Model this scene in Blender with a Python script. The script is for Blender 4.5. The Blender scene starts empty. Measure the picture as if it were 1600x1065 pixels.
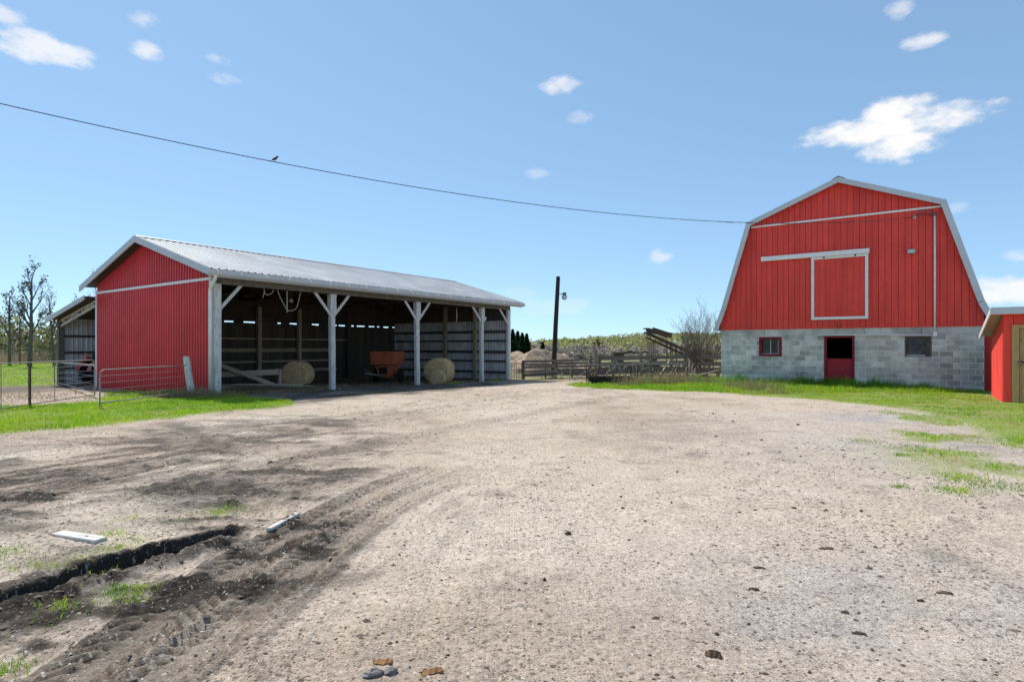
import bpy, bmesh, math, random
import numpy as np
from mathutils import Vector, Matrix

# ---------------------------------------------------------------- camera, sky, sun, exposure
R = math.radians
SC = bpy.context.scene
COL = SC.collection
CAM_H = 1.55
cam_d = bpy.data.cameras.new('camera'); cam = bpy.data.objects.new('camera', cam_d); COL.objects.link(cam)
cam.location = (0, 0, CAM_H); cam.rotation_euler = (R(90), 0, 0)
cam_d.sensor_width = 36; cam_d.lens = 36 * 900 / 1600; cam_d.shift_y = 8.5 / 1600
cam_d.clip_start = 0.05; cam_d.clip_end = 5000
SC.camera = cam
SC.view_settings.view_transform = 'Standard'; SC.view_settings.look = 'None'
SC.view_settings.gamma = 1.0; SC.view_settings.use_curve_mapping = False
SC.view_settings.exposure = 1.38
SUN_EL = 54.0; SUN_AZ = -42.0          # azimuth from +Y towards +X
SUN_STRENGTH = 2.2; SKY_STRENGTH = 0.15

world = bpy.data.worlds.new('World'); SC.world = world; world.use_nodes = True
def build_world():
    nt = world.node_tree; N = nt.nodes; Lk = nt.links; N.clear()
    def nd(t, **kw):
        n = N.new(t)
        for k, v in kw.items(): setattr(n, k, v)
        return n
    def mth(op, a, b=None, clamp=False):
        n = nd('ShaderNodeMath', operation=op, use_clamp=clamp)
        for i, v in enumerate((a, b)):
            if v is None: continue
            if isinstance(v, (int, float)): n.inputs[i].default_value = v
            else: Lk.new(v, n.inputs[i])
        return n.outputs[0]
    out = nd('ShaderNodeOutputWorld'); bg = nd('ShaderNodeBackground')
    sky = nd('ShaderNodeTexSky', sky_type='NISHITA', sun_disc=False)
    sky.sun_elevation = R(SUN_EL); sky.sun_rotation = R(SUN_AZ)
    sky.altitude = 0; sky.air_density = 0.6; sky.dust_density = 0.15; sky.ozone_density = 3.0
    tc = nd('ShaderNodeTexCoord'); sep = nd('ShaderNodeSeparateXYZ'); Lk.new(tc.outputs['Generated'], sep.inputs[0])
    u = mth('ARCTAN2', sep.outputs[0], sep.outputs[1])
    v = mth('ARCSINE', sep.outputs[2])
    nz = nd('ShaderNodeTexNoise'); nz.inputs['Scale'].default_value = 26; nz.inputs['Detail'].default_value = 6; nz.inputs['Roughness'].default_value = 0.62
    mp = nd('ShaderNodeMapping'); mp.inputs['Scale'].default_value = (1, 1, 1.9); Lk.new(tc.outputs['Generated'], mp.inputs[0]); Lk.new(mp.outputs[0], nz.inputs['Vector'])
    nn = mth('SUBTRACT', nz.outputs[0], 0.5)
    # clouds: (azimuth, elevation, half width, half height) in degrees, density
    clouds = [(33.2, 17.6, 7.4, 1.35, 1.0), (33.4, 18.6, 3.1, 1.5, 1.0), (34.0, 16.2, 3.1, 1.5, 1.0), (35.4, 23.4, 1.7, .7, .8), (33.9, 25.9, 1.1, .75, .5), (4.7, 24.3, 2.1, .9, .75),
              (6.9, 21.6, 1.4, .7, .4), (2.5, 16.6, 1.3, .6, .4), (14.3, 8.6, 1.6, .7, .6), (-32.5, 25.6, 1.1, .8, .6), (-32.6, 23.4, 1.5, .8, .7),
              (-27.0, 23.8, 1.0, .6, .6), (-26.6, 22.6, 1.5, .6, .45), (-39.5, 21.8, 3.4, 1.2, .8), (-41.5, 23.4, 1.4, .8, .6), (41.0, 4.2, 4.5, 1.3, .9), (37.6, 10.8, 1.6, .5, .4),
              (41.3, 6.8, 1.2, .6, .5), (4.0, 4.0, 5.0, 1.1, .2), (0.5, 5.2, 3.0, .8, .15), (-31.0, 4.0, 6.0, 1.6, .35),
              (70, 14, 9, 2.6, .9), (104, 22, 7, 2.4, .9), (140, 12, 10, 2.6, .9), (-75, 20, 8, 2.4, .9), (-110, 12, 9, 2.4, .9), (-150, 26, 8, 2.6, .9), (172, 18, 8, 2.5, .9), (60, 30, 6, 2.2, .9), (88, 8, 9, 1.8, .9), (122, 34, 8, 3, .9), (158, 6, 9, 1.6, .9), (-60, 10, 8, 2, .8), (-92, 30, 8, 2.8, .9), (-128, 20, 9, 2.6, .9), (-165, 9, 9, 2, .9), (20, 52, 8, 4, .8), (-70, 50, 9, 4, .8), (150, 48, 10, 4, .9)]  # out of view; the later entries are added to brighten the shaded fronts
    total = None
    for az, el, a, b, dens in clouds:
        du = mth('MULTIPLY', mth('SUBTRACT', u, R(az)), math.cos(R(el)) / R(a))
        dv = mth('DIVIDE', mth('SUBTRACT', v, R(el)), R(b))
        q = mth('ADD', mth('MULTIPLY', du, du), mth('MULTIPLY', dv, dv))
        s = mth('SUBTRACT', 1.0, q)
        s = mth('ADD', s, mth('MULTIPLY', nn, 2.3 if a > 3 else 3.2))
        mr = nd('ShaderNodeMapRange', interpolation_type='SMOOTHSTEP'); mr.inputs['From Min'].default_value = 0.0; mr.inputs['From Max'].default_value = 1.0 if a > 3 else 1.5
        mr.inputs['To Max'].default_value = dens; Lk.new(s, mr.inputs['Value'])
        # keep the noise from growing cloud far away from its place
        win = nd('ShaderNodeMapRange', interpolation_type='SMOOTHSTEP'); win.inputs['From Min'].default_value = 2.6; win.inputs['From Max'].default_value = 1.2; Lk.new(q, win.inputs['Value'])
        m = mth('MULTIPLY', mr.outputs[0], win.outputs[0])
        total = m if total is None else mth('MAXIMUM', total, m)
    mix = nd('ShaderNodeMix', data_type='RGBA')
    tint = nd('ShaderNodeMix', data_type='RGBA', blend_type='MULTIPLY'); tint.inputs[0].default_value = 1.0
    tint.inputs[7].default_value = SKY_TINT + (1,)
    gm = nd('ShaderNodeGamma'); gm.inputs[1].default_value = SKY_GAMMA
    Lk.new(sky.outputs[0], gm.inputs[0]); Lk.new(gm.outputs[0], tint.inputs[6])
    Lk.new(total, mix.inputs[0]); Lk.new(tint.outputs[2], mix.inputs[6])
    mix.inputs[7].default_value = tuple(c / SKY_STRENGTH for c in CLOUD_COL) + (1,)
    Lk.new(mix.outputs[2], bg.inputs[0]); bg.inputs[1].default_value = SKY_STRENGTH
    Lk.new(bg.outputs[0], out.inputs[0])
SKY_TINT = (.70, .92, 1.06); SKY_GAMMA = 0.50
CLOUD_COL = (0.385, 0.383, 0.385)
build_world()
sun_d = bpy.data.lights.new('sun', 'SUN'); sun = bpy.data.objects.new('sun', sun_d); COL.objects.link(sun)
sun_d.energy = SUN_STRENGTH; sun_d.angle = R(0.53); sun_d.color = (1.0, 0.95, 0.87)
sdir = Vector((math.sin(R(SUN_AZ)) * math.cos(R(SUN_EL)), math.cos(R(SUN_AZ)) * math.cos(R(SUN_EL)), math.sin(R(SUN_EL))))
sun.rotation_euler = sdir.to_track_quat('Z', 'Y').to_euler(); sun.location = sdir * 60

# ---------------------------------------------------------------- helpers
random.seed(7); RNG = np.random.default_rng(11)
def gp(x, y, z=0.0):
    """ground point seen at pixel (x, y) of the photograph, used as a survey of where things stand"""
    d = 900.0 * (CAM_H - z) / (y - 541.0)
    return ((x - 800.0) / 900.0 * d, d)
TH = math.atan2(625, 900)
E1 = Vector((math.cos(TH), -math.sin(TH), 0)); E2 = Vector((math.sin(TH), math.cos(TH), 0))
BO = Vector((8.971, 24.69, 0)); SO = Vector((-9.26, 17.885, 0))

def hsh(ix, iy, seed):
    n = (ix.astype(np.int64) * 374761393 + iy.astype(np.int64) * 668265263 + seed * 974634777) & 0xffffffff
    n = ((n ^ (n >> 13)) * 1274126177) & 0xffffffff
    n = (n ^ (n >> 16)) & 0xffffffff
    return n / 4294967295.0
def vn(x, y, seed=0):
    xi = np.floor(x); yi = np.floor(y); fx = x - xi; fy = y - yi
    fx = fx * fx * fx * (fx * (fx * 6 - 15) + 10); fy = fy * fy * fy * (fy * (fy * 6 - 15) + 10)
    a = hsh(xi, yi, seed); b = hsh(xi + 1, yi, seed); c = hsh(xi, yi + 1, seed); d = hsh(xi + 1, yi + 1, seed)
    return (a + (b - a) * fx) * (1 - fy) + (c + (d - c) * fx) * fy
def fbm(x, y, sc, oct=4, seed=0, g=0.5):
    t = 0; a = 1; s = 0
    for o in range(oct):
        t = t + a * (vn(x / sc + 17.3 * o, y / sc - 9.1 * o, seed + o) * 2 - 1); s += a; a *= g; sc *= 0.5
        x, y = 0.8 * x - 0.6 * y, 0.6 * x + 0.8 * y
    return t / s
def sst(a, b, x):
    t = np.clip((x - a) / (b - a), 0, 1); return t * t * (3 - 2 * t)
def sdpoly(poly, x, y):
    """signed distance, positive inside"""
    d = np.full(x.shape, 1e9); ins = np.zeros(x.shape, bool)
    n = len(poly)
    for i in range(n):
        ax, ay = poly[i]; bx, by = poly[(i + 1) % n]
        ex, ey = bx - ax, by - ay; wx, wy = x - ax, y - ay
        t = np.clip((wx * ex + wy * ey) / (ex * ex + ey * ey + 1e-12), 0, 1)
        d = np.minimum(d, (wx - ex * t) ** 2 + (wy - ey * t) ** 2)
        c = ((ay > y) != (by > y)) & (x < (bx - ax) * (y - ay) / ((by - ay) if by != ay else 1e-9) + ax)
        ins ^= c
    d = np.sqrt(d); return np.where(ins, d, -d)
def sdline(pl, x, y):
    """distance to a polyline, arc length along it and signed side offset"""
    best = np.full(x.shape, 1e9); ss = np.zeros(x.shape); vv = np.zeros(x.shape); acc = 0
    for (ax, ay), (bx, by) in zip(pl[:-1], pl[1:]):
        ex, ey = bx - ax, by - ay; L = math.hypot(ex, ey); wx, wy = x - ax, y - ay
        t = np.clip((wx * ex + wy * ey) / (L * L), 0, 1)
        dx, dy = wx - ex * t, wy - ey * t; d = np.hypot(dx, dy)
        m = d < best; best = np.where(m, d, best); ss = np.where(m, acc + t * L, ss)
        vv = np.where(m, (ex * wy - ey * wx) / L, vv); acc += L
    return best, ss, vv
def spl(pts, n=8):
    """Catmull-Rom through points"""
    P = [np.array(p, float) for p in pts]; P = [2 * P[0] - P[1]] + P + [2 * P[-1] - P[-2]]; o = []
    for i in range(1, len(P) - 2):
        for k in range(n):
            t = k / n; a, b, c, d = P[i - 1], P[i], P[i + 1], P[i + 2]
            o.append(0.5 * (2 * b + (c - a) * t + (2 * a - 5 * b + 4 * c - d) * t * t + (3 * b - a - 3 * c + d) * t ** 3))
    o.append(P[-2]); return [tuple(q) for q in o]

# ---------------------------------------------------------------- materials
MATS = {}
def mat(name, col, rough=0.8, metal=0.0, var=0.15, scale=3.0, bump=0.0, bscale=40.0, col2=None, stretch=(1, 1, 1), rnd=0.0, spec=0.3, coord='Object', detail=5.0, thr=(0.35, 0.7)):
    if name in MATS: return MATS[name]
    m = bpy.data.materials.new(name); m.use_nodes = True; nt = m.node_tree; N = nt.nodes; Lk = nt.links
    b = N['Principled BSDF']; b.inputs['Roughness'].default_value = rough; b.inputs['Metallic'].default_value = metal
    b.inputs['Specular IOR Level'].default_value = spec
    tc = N.new('ShaderNodeTexCoord'); mp = N.new('ShaderNodeMapping'); mp.inputs['Scale'].default_value = stretch
    Lk.new(tc.outputs[coord], mp.inputs[0])
    oi = N.new('ShaderNodeObjectInfo')
    off = N.new('ShaderNodeVectorMath'); off.operation = 'SCALE'; off.inputs[0].default_value = (31.7, 17.3, 23.9); Lk.new(oi.outputs['Random'], off.inputs['Scale'])
    ad = N.new('ShaderNodeVectorMath'); ad.operation = 'ADD'; Lk.new(mp.outputs[0], ad.inputs[0]); Lk.new(off.outputs[0], ad.inputs[1])
    nz = N.new('ShaderNodeTexNoise'); nz.inputs['Scale'].default_value = scale; nz.inputs['Detail'].default_value = detail; nz.inputs['Roughness'].default_value = 0.6
    Lk.new(ad.outputs[0], nz.inputs['Vector'])
    mr = N.new('ShaderNodeMapRange'); mr.inputs['From Min'].default_value = thr[0]; mr.inputs['From Max'].default_value = thr[1]; Lk.new(nz.outputs[0], mr.inputs['Value'])
    mx = N.new('ShaderNodeMix'); mx.data_type = 'RGBA'
    c2 = col2 if col2 else tuple(c * (1 - var * 2) for c in col)
    mx.inputs[6].default_value = tuple(col) + (1,); mx.inputs[7].default_value = tuple(c2) + (1,)
    Lk.new(mr.outputs[0], mx.inputs[0])
    hv = N.new('ShaderNodeHueSaturation'); Lk.new(mx.outputs[2], hv.inputs['Color'])
    rr = N.new('ShaderNodeMapRange'); rr.inputs['To Min'].default_value = 1 - rnd; rr.inputs['To Max'].default_value = 1 + rnd * 0.6; Lk.new(oi.outputs['Random'], rr.inputs['Value'])
    Lk.new(rr.outputs[0], hv.inputs['Value']); Lk.new(hv.outputs[0], b.inputs['Base Color'])
    if bump:
        bz = N.new('ShaderNodeTexNoise'); bz.inputs['Scale'].default_value = bscale; bz.inputs['Detail'].default_value = 4; Lk.new(ad.outputs[0], bz.inputs['Vector'])
        bp = N.new('ShaderNodeBump'); bp.inputs['Strength'].default_value = bump; bp.inputs['Distance'].default_value = 0.02
        Lk.new(bz.outputs[0], bp.inputs['Height']); Lk.new(bp.outputs[0], b.inputs['Normal'])
    MATS[name] = m; return m
def attr_mat(name, trans=0.0, rough=0.9, noise=0.0, scale=30.0):
    """base colour from the mesh colour attribute 'col'; optional translucency for leaves"""
    m = bpy.data.materials.new(name); m.use_nodes = True; nt = m.node_tree; N = nt.nodes; Lk = nt.links
    b = N['Principled BSDF']; b.inputs['Roughness'].default_value = rough; b.inputs['Specular IOR Level'].default_value = 0.15
    at = N.new('ShaderNodeAttribute'); at.attribute_name = 'col'; c = at.outputs['Color']
    Lk.new(c, b.inputs['Base Color'])
    if trans:
        t = N.new('ShaderNodeBsdfTranslucent'); Lk.new(c, t.inputs[0]); ms = N.new('ShaderNodeMixShader'); ms.inputs[0].default_value = trans
        Lk.new(b.outputs[0], ms.inputs[1]); Lk.new(t.outputs[0], ms.inputs[2]); Lk.new(ms.outputs[0], N['Material Output'].inputs[0])
    MATS[name] = m; return m

RED_SHED = mat('red_steel_shed', (0.70, 0.046, 0.050), 0.36, var=.08, scale=1.2, col2=(0.60, 0.034, 0.045), rnd=.05, bump=.05, bscale=8)
RED_BARN = mat('red_painted_siding', (0.90, 0.078, 0.054), 0.6, var=.1, scale=1.6, col2=(0.72, 0.058, 0.050), rnd=.09, stretch=(3, 3, .35), bump=.08, bscale=30)
RED_DOOR = mat('red_painted_door', (0.36, 0.018, 0.035), 0.6, var=.1, scale=4)
RED_TRIM = mat('red_painted_frame', (0.26, 0.016, 0.030), 0.7, var=.2, scale=6)
WHITE = mat('white_paint', (0.86, 0.85, 0.84), 0.5, var=.06, scale=5)
WHITE_OLD = mat('weathered_white_paint', (0.70, 0.69, 0.66), 0.85, col2=(0.30, 0.28, 0.25), scale=5, stretch=(5, 5, .7), rnd=.08, bump=.4, bscale=25, thr=(.45, .75))
GALV = mat('galvanised_steel', (0.46, 0.48, 0.50), 0.42, metal=.35, var=.10, scale=1.3, rnd=.07)
GALV_ROOF = mat('galvanised_roof', (0.52, 0.53, 0.54), 0.5, metal=.2, var=.10, scale=.8, rnd=.06, stretch=(1, 1, 1))
GALV_IN = mat('dull_steel_sheet', (0.74, 0.745, 0.76), 0.6, metal=.05, col2=(0.46, 0.44, 0.42), scale=2.2, rnd=.1, stretch=(1, 1, .5))
GATE = mat('dull_gate_steel', (0.30, 0.31, 0.31), 0.6, metal=.2, var=.15, scale=6)
FASCIA = mat('grey_metal_fascia', (0.58, 0.60, 0.63), 0.5, var=.06, scale=2)
WOOD = mat('grey_weathered_wood', (0.25, 0.22, 0.18), 0.9, col2=(0.12, 0.10, 0.085), scale=5, stretch=(6, 1, 6), rnd=.2, bump=.4, bscale=20)
WOOD_IN = mat('brown_barn_wood', (0.50, 0.42, 0.31), 0.9, col2=(0.28, 0.23, 0.17), scale=4, stretch=(6, .8, 6), rnd=.2, bump=.3, bscale=20)
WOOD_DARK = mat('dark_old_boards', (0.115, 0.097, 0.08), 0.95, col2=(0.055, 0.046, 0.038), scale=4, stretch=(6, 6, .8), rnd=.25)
WOOD_NEW = mat('raw_yellow_wood', (0.52, 0.34, 0.15), 0.75, col2=(0.38, 0.24, 0.10), scale=4, stretch=(6, 6, .7), rnd=.1)
BLOCK = mat('concrete_block', (0.72, 0.69, 0.645), 0.95, col2=(0.43, 0.41, 0.385), scale=2.2, rnd=.26, bump=.5, bscale=60, thr=(.42, .72))
MORTAR = mat('mortar', (0.80, 0.79, 0.77), 0.95, var=.12, scale=6, bump=.4, bscale=50)
def stain(m, lo=.70, hi=1.08, scale=.9):
    """broad damp stains and chalking that run across neighbouring pieces, laid out in world position"""
    nt = m.node_tree; N = nt.nodes; Lk = nt.links; b = N['Principled BSDF']; src = b.inputs['Base Color'].links[0].from_socket
    g = N.new('ShaderNodeNewGeometry'); z = N.new('ShaderNodeTexNoise'); z.inputs['Scale'].default_value = scale; z.inputs['Detail'].default_value = 6; z.inputs['Roughness'].default_value = .65; Lk.new(g.outputs['Position'], z.inputs['Vector'])
    r = N.new('ShaderNodeMapRange'); r.inputs['From Min'].default_value = .32; r.inputs['From Max'].default_value = .66; r.inputs['To Min'].default_value = lo; r.inputs['To Max'].default_value = hi; Lk.new(z.outputs[0], r.inputs['Value'])
    h = N.new('ShaderNodeHueSaturation'); Lk.new(src, h.inputs['Color']); Lk.new(r.outputs[0], h.inputs['Value']); Lk.new(h.outputs[0], b.inputs['Base Color'])
stain(BLOCK, .62, 1.10, .8); stain(RED_BARN, .88, 1.05, .7); stain(RED_SHED, .88, 1.05, .6); stain(GALV_ROOF, .78, 1.08, .5)
GLASS = mat('dusty_window_glass', (0.03, 0.033, 0.036), 0.3, var=.3, scale=4, col2=(0.10, 0.105, 0.105), spec=.25)
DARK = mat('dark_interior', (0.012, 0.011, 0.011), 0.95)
BLACK = mat('black_rubber', (0.018, 0.018, 0.019), 0.85, var=.2, scale=8)
IRON = mat('dark_rusty_iron', (0.055, 0.045, 0.042), 0.75, col2=(0.11, 0.06, 0.04), scale=5)
IRON_GREY = mat('grey_old_iron', (0.20, 0.19, 0.19), 0.7, col2=(0.10, 0.08, 0.075), scale=6)
ORANGE = mat('orange_machine_paint', (0.50, 0.14, 0.06), 0.6, col2=(0.36, 0.085, 0.035), scale=3)
TRACTOR_RED = mat('red_tractor_paint', (0.42, 0.025, 0.02), 0.4, var=.1)
SIGN_RED = mat('sign_red', (0.62, 0.03, 0.03), 0.5); SIGN_PINK = mat('sign_faded_orange', (0.70, 0.30, 0.24), 0.5)
HAY = mat('hay', (0.78, 0.57, 0.31), 0.95, col2=(0.46, 0.32, 0.16), scale=16, stretch=(1, 1, 1), bump=.9, bscale=45, thr=(.35, .62), coord='Object')
POLE = mat('creosote_pole', (0.022, 0.019, 0.017), 0.9, col2=(0.055, 0.042, 0.03), scale=4, stretch=(5, 5, .5))
BARK = mat('grey_bark', (0.16, 0.145, 0.13), 0.95, col2=(0.08, 0.07, 0.06), scale=5, stretch=(3, 3, .6))
BARK_BROWN = mat('brown_bark_piece', (0.19, 0.12, 0.075), 0.95, col2=(0.08, 0.05, 0.035), scale=9)
BARK_TAN = mat('tan_rotten_wood', (0.40, 0.20, 0.085), 0.95, col2=(0.22, 0.11, 0.05), scale=14)
CLOD = mat('dark_earth_clod', (0.13, 0.10, 0.078), 0.98, col2=(0.05, 0.038, 0.03), scale=18, bump=.6, bscale=60)
ROPE = mat('pale_rope', (0.42, 0.38, 0.31), 0.95, var=.15, scale=30)
MANURE = mat('tan_manure_heap', (0.42, 0.32, 0.23), 0.97, col2=(0.20, 0.145, 0.10), scale=3.5, bump=.9, bscale=9, thr=(.4, .65))
LAMPGLASS = mat('lamp_lens', (0.62, 0.66, 0.66), 0.2, var=.1)
BROWN_TANK = mat('grey_housing', (0.35, 0.42, 0.42), 0.5, var=.1)
LEAF = attr_mat('leaf_colours', trans=0.5)
STRAWM = attr_mat('dry_stem_colours', trans=0.2)
WIRE = mat('black_cable', (0.03, 0.03, 0.032), 0.6)

# ---------------------------------------------------------------- mesh building
class MB:
    def __init__(s): s.v = []; s.f = []
    def add(s, vs, fs):
        o = len(s.v); s.v += [tuple(p) for p in vs]; s.f += [tuple(i + o for i in f) for f in fs]; return s
    def box(s, x0, x1, y0, y1, z0, z1, bev=0.0):
        if bev <= 0:
            return s.add([(x0, y0, z0), (x1, y0, z0), (x1, y1, z0), (x0, y1, z0), (x0, y0, z1), (x1, y0, z1), (x1, y1, z1), (x0, y1, z1)],
                         [(3, 2, 1, 0), (4, 5, 6, 7), (0, 1, 5, 4), (1, 2, 6, 5), (2, 3, 7, 6), (3, 0, 4, 7)])
        b = bev; vs = []; X = (x0, x1); Y = (y0, y1); Z = (z0, z1); idx = {}
        for i in (0, 1):
            for j in (0, 1):
                for k in (0, 1):
                    for ax in range(3):
                        p = [X[i], Y[j], Z[k]]
                        for a2, (t, q) in enumerate(zip((i, j, k), (X, Y, Z))):
                            if a2 != ax: p[a2] += b if t == 0 else -b
                        idx[(i, j, k, ax)] = len(vs); vs.append(p)
        fs = []
        for k in (0, 1):
            q = [idx[(0, 0, k, 2)], idx[(1, 0, k, 2)], idx[(1, 1, k, 2)], idx[(0, 1, k, 2)]]; fs.append(q if k else q[::-1])
            q = [idx[(0, k, 0, 1)], idx[(1, k, 0, 1)], idx[(1, k, 1, 1)], idx[(0, k, 1, 1)]]; fs.append(q[::-1] if k else q)
            q = [idx[(k, 0, 0, 0)], idx[(k, 1, 0, 0)], idx[(k, 1, 1, 0)], idx[(k, 0, 1, 0)]]; fs.append(q if k else q[::-1])
        for a in (0, 1):
            for c in (0, 1):
                fs.append([idx[(0, a, c, 1)], idx[(1, a, c, 1)], idx[(1, a, c, 2)], idx[(0, a, c, 2)]][::(1 if (a + c) % 2 == 0 else -1)])
                fs.append([idx[(a, 0, c, 0)], idx[(a, 1, c, 0)], idx[(a, 1, c, 2)], idx[(a, 0, c, 2)]][::(-1 if (a + c) % 2 == 0 else 1)])
                fs.append([idx[(a, c, 0, 0)], idx[(a, c, 1, 0)], idx[(a, c, 1, 1)], idx[(a, c, 0, 1)]][::(1 if (a + c) % 2 == 0 else -1)])
        for i in (0, 1):
            for j in (0, 1):
                for k in (0, 1):
                    t = [idx[(i, j, k, 0)], idx[(i, j, k, 1)], idx[(i, j, k, 2)]]
                    fs.append(t if (i + j + k) % 2 == 1 else t[::-1])
        return s.add(vs, fs)
    def bar(s, p, q, w, h, up=(0, 0, 1)):
        """rectangular bar from p to q; w sideways, h along 'up'"""
        p = Vector(p); q = Vector(q); d = (q - p).normalized(); u = Vector(up)
        a = d.cross(u)
        if a.length < 1e-4: a = d.cross(Vector((1, 0, 0)))
        a.normalize(); b = a.cross(d).normalized(); a *= w / 2; b *= h / 2
        vs = [p - a - b, p + a - b, p + a + b, p - a + b, q - a - b, q + a - b, q + a + b, q - a + b]
        return s.add(vs, [(0, 3, 2, 1)[::-1], (4, 5, 6, 7)[::-1], (0, 1, 5, 4)[::-1], (1, 2, 6, 5)[::-1], (2, 3, 7, 6)[::-1], (3, 0, 4, 7)[::-1]])
    def tube(s, pts, rad, n=8, cap=True):
        pts = [Vector(p) for p in pts]; m = len(pts)
        rs = rad if isinstance(rad, (list, tuple)) else [rad] * m
        ref = None; vs = []; fs = []
        for i, p in enumerate(pts):
            d = (pts[min(i + 1, m - 1)] - pts[max(i - 1, 0)])
            if d.length < 1e-9: d = Vector((0, 0, 1))
            d.normalize()
            if ref is None:
                ref = d.cross(Vector((0, 0, 1)))
                if ref.length < 1e-3: ref = d.cross(Vector((1, 0, 0)))
            ref = (ref - d * ref.dot(d))
            if ref.length < 1e-6: ref = d.orthogonal()
            ref.normalize(); b = d.cross(ref)
            for k in range(n):
                a = 2 * math.pi * k / n; vs.append(p + (ref * math.cos(a) + b * math.sin(a)) * rs[i])
        for i in range(m - 1):
            for k in range(n):
                fs.append((i * n + k, i * n + (k + 1) % n, (i + 1) * n + (k + 1) % n, (i + 1) * n + k))
        if cap: fs.append(tuple(range(n))[::-1]); fs.append(tuple((m - 1) * n + k for k in range(n)))
        return s.add(vs, fs)
    def lathe(s, prof, c=(0, 0, 0), axis='z', n=20):
        """prof: list of (radius, height)"""
        vs = []; fs = []
        for r, z in prof:
            for k in range(n):
                a = 2 * math.pi * k / n; x, y = r * math.cos(a), r * math.sin(a)
                p = (x, y, z) if axis == 'z' else ((x, z, y) if axis == 'y' else (z, x, y))
                vs.append((p[0] + c[0], p[1] + c[1], p[2] + c[2]))
        flip = axis == 'y'
        for i in range(len(prof) - 1):
            for k in range(n):
                f = (i * n + k, i * n + (k + 1) % n, (i + 1) * n + (k + 1) % n, (i + 1) * n + k); fs.append(f[::-1] if flip else f)
        a = tuple(range(n)); b = tuple((len(prof) - 1) * n + k for k in range(n))
        fs.append(a if flip else a[::-1]); fs.append(b[::-1] if flip else b)
        return s.add(vs, fs)
    def prism(s, poly, a0, a1, plane='xz'):
        """extrude a polygon (list of 2D) between a0 and a1 on the third axis"""
        n = len(poly)
        def P(p, a): return {'xz': (p[0], a, p[1]), 'yz': (a, p[0], p[1]), 'xy': (p[0], p[1], a)}[plane]
        vs = [P(p, a0) for p in poly] + [P(p, a1) for p in poly]
        fs = [tuple(range(n)), tuple(range(2 * n - 1, n - 1, -1))] + [(i, i + n, (i + 1) % n + n, (i + 1) % n) for i in range(n)]
        return s.add(vs, fs)
    def mesh(s, name, material, smooth=False, fix=True):
        me = bpy.data.meshes.new(name); me.from_pydata(s.v, [], s.f)
        if fix:
            bm = bmesh.new(); bm.from_mesh(me); bmesh.ops.recalc_face_normals(bm, faces=bm.faces); bm.to_mesh(me); bm.free()
        if material: me.materials.append(material)
        if smooth: me.polygons.foreach_set('use_smooth', [True] * len(me.polygons))
        me.update(); return me
    def build(s, name, material, parent=None, loc=(0, 0, 0), rot=(0, 0, 0), smooth=False):
        return link(name, s.mesh(name, material, smooth), parent, loc, rot)
def link(name, me, parent=None, loc=(0, 0, 0), rot=(0, 0, 0), scale=(1, 1, 1)):
    o = bpy.data.objects.new(name, me); COL.objects.link(o); o.parent = parent; o.location = loc; o.rotation_euler = rot; o.scale = scale; return o
def tag(o, label=None, cat=None, group=None, kind=None):
    if label: o['label'] = label
    if cat: o['category'] = cat
    if group: o['group'] = group
    if kind: o['kind'] = kind
    return o
def thing(name, label, cat, loc=(0, 0, 0), rz=0.0, group=None, kind=None):
    o = link(name, None, None, loc, (0, 0, rz)); o.empty_display_size = .3
    return tag(o, label, cat, group, kind)
def copy_tree(o, parent=None):
    c = o.copy(); COL.objects.link(c); c.parent = parent
    for ch in [k for k in bpy.data.objects if k.parent is o]: copy_tree(ch, c)
    return c
def np_mesh(name, verts, faces, cols=None, material=None, smooth=False):
    """verts (n,3), faces (m,k) as numpy arrays, cols (n,3) per vertex"""
    me = bpy.data.meshes.new(name); n = len(verts); m, k = faces.shape
    me.vertices.add(n); me.vertices.foreach_set('co', verts.astype(np.float32).ravel())
    me.loops.add(m * k); me.loops.foreach_set('vertex_index', faces.astype(np.int32).ravel())
    me.polygons.add(m); me.polygons.foreach_set('loop_start', np.arange(0, m * k, k, dtype=np.int32))
    try: me.polygons.foreach_set('loop_total', np.full(m, k, np.int32))
    except Exception: pass
    if cols is not None:
        a = me.color_attributes.new('col', 'FLOAT_COLOR', 'POINT')
        a.data.foreach_set('color', np.concatenate([cols, np.ones((n, 1))], 1).astype(np.float32).ravel())
    me.update(calc_edges=True); me.validate()
    if smooth: me.polygons.foreach_set('use_smooth', np.ones(m, bool))
    if material: me.materials.append(material)
    return me
def ribbed(O, a, b, n, width, l0, l1, nribs, depth, rw=0.05, thick=0.006):
    """ribbed metal sheet: O origin, a along width, b along the ribs, n outward; l0/l1 functions of position across giving start/end along b"""
    O, a, b, n = Vector(O), Vector(a), Vector(b), Vector(n); prof = []
    p = width / nribs
    for i in range(nribs):
        c = (i + .5) * p; prof += [(i * p, 0)] if i == 0 else []
        prof += [(c - rw * .9, 0), (c - rw * .45, depth), (c + rw * .45, depth), (c + rw * .9, 0)]
    prof.append((width, 0)); m = MB(); vs = []; k = len(prof)
    for (w, d) in prof: vs += [O + a * w + b * l0(w) + n * d, O + a * w + b * l1(w) + n * d]
    for (w, d) in prof: vs += [O + a * w + b * l0(w) + n * (d - thick), O + a * w + b * l1(w) + n * (d - thick)]
    fs = []
    for i in range(k - 1):
        fs.append((2 * i, 2 * i + 2, 2 * i + 3, 2 * i + 1)); j = 2 * k
        fs.append((j + 2 * i, j + 2 * i + 1, j + 2 * i + 3, j + 2 * i + 2))
        fs.append((2 * i, j + 2 * i, j + 2 * i + 2, 2 * i + 2)); fs.append((2 * i + 1, 2 * i + 3, j + 2 * i + 3, j + 2 * i + 1))
    j = 2 * k; fs.append((0, 1, j + 1, j)); e = 2 * (k - 1); fs.append((e, j + e, j + e + 1, e + 1))
    return m.add(vs, fs)
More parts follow.
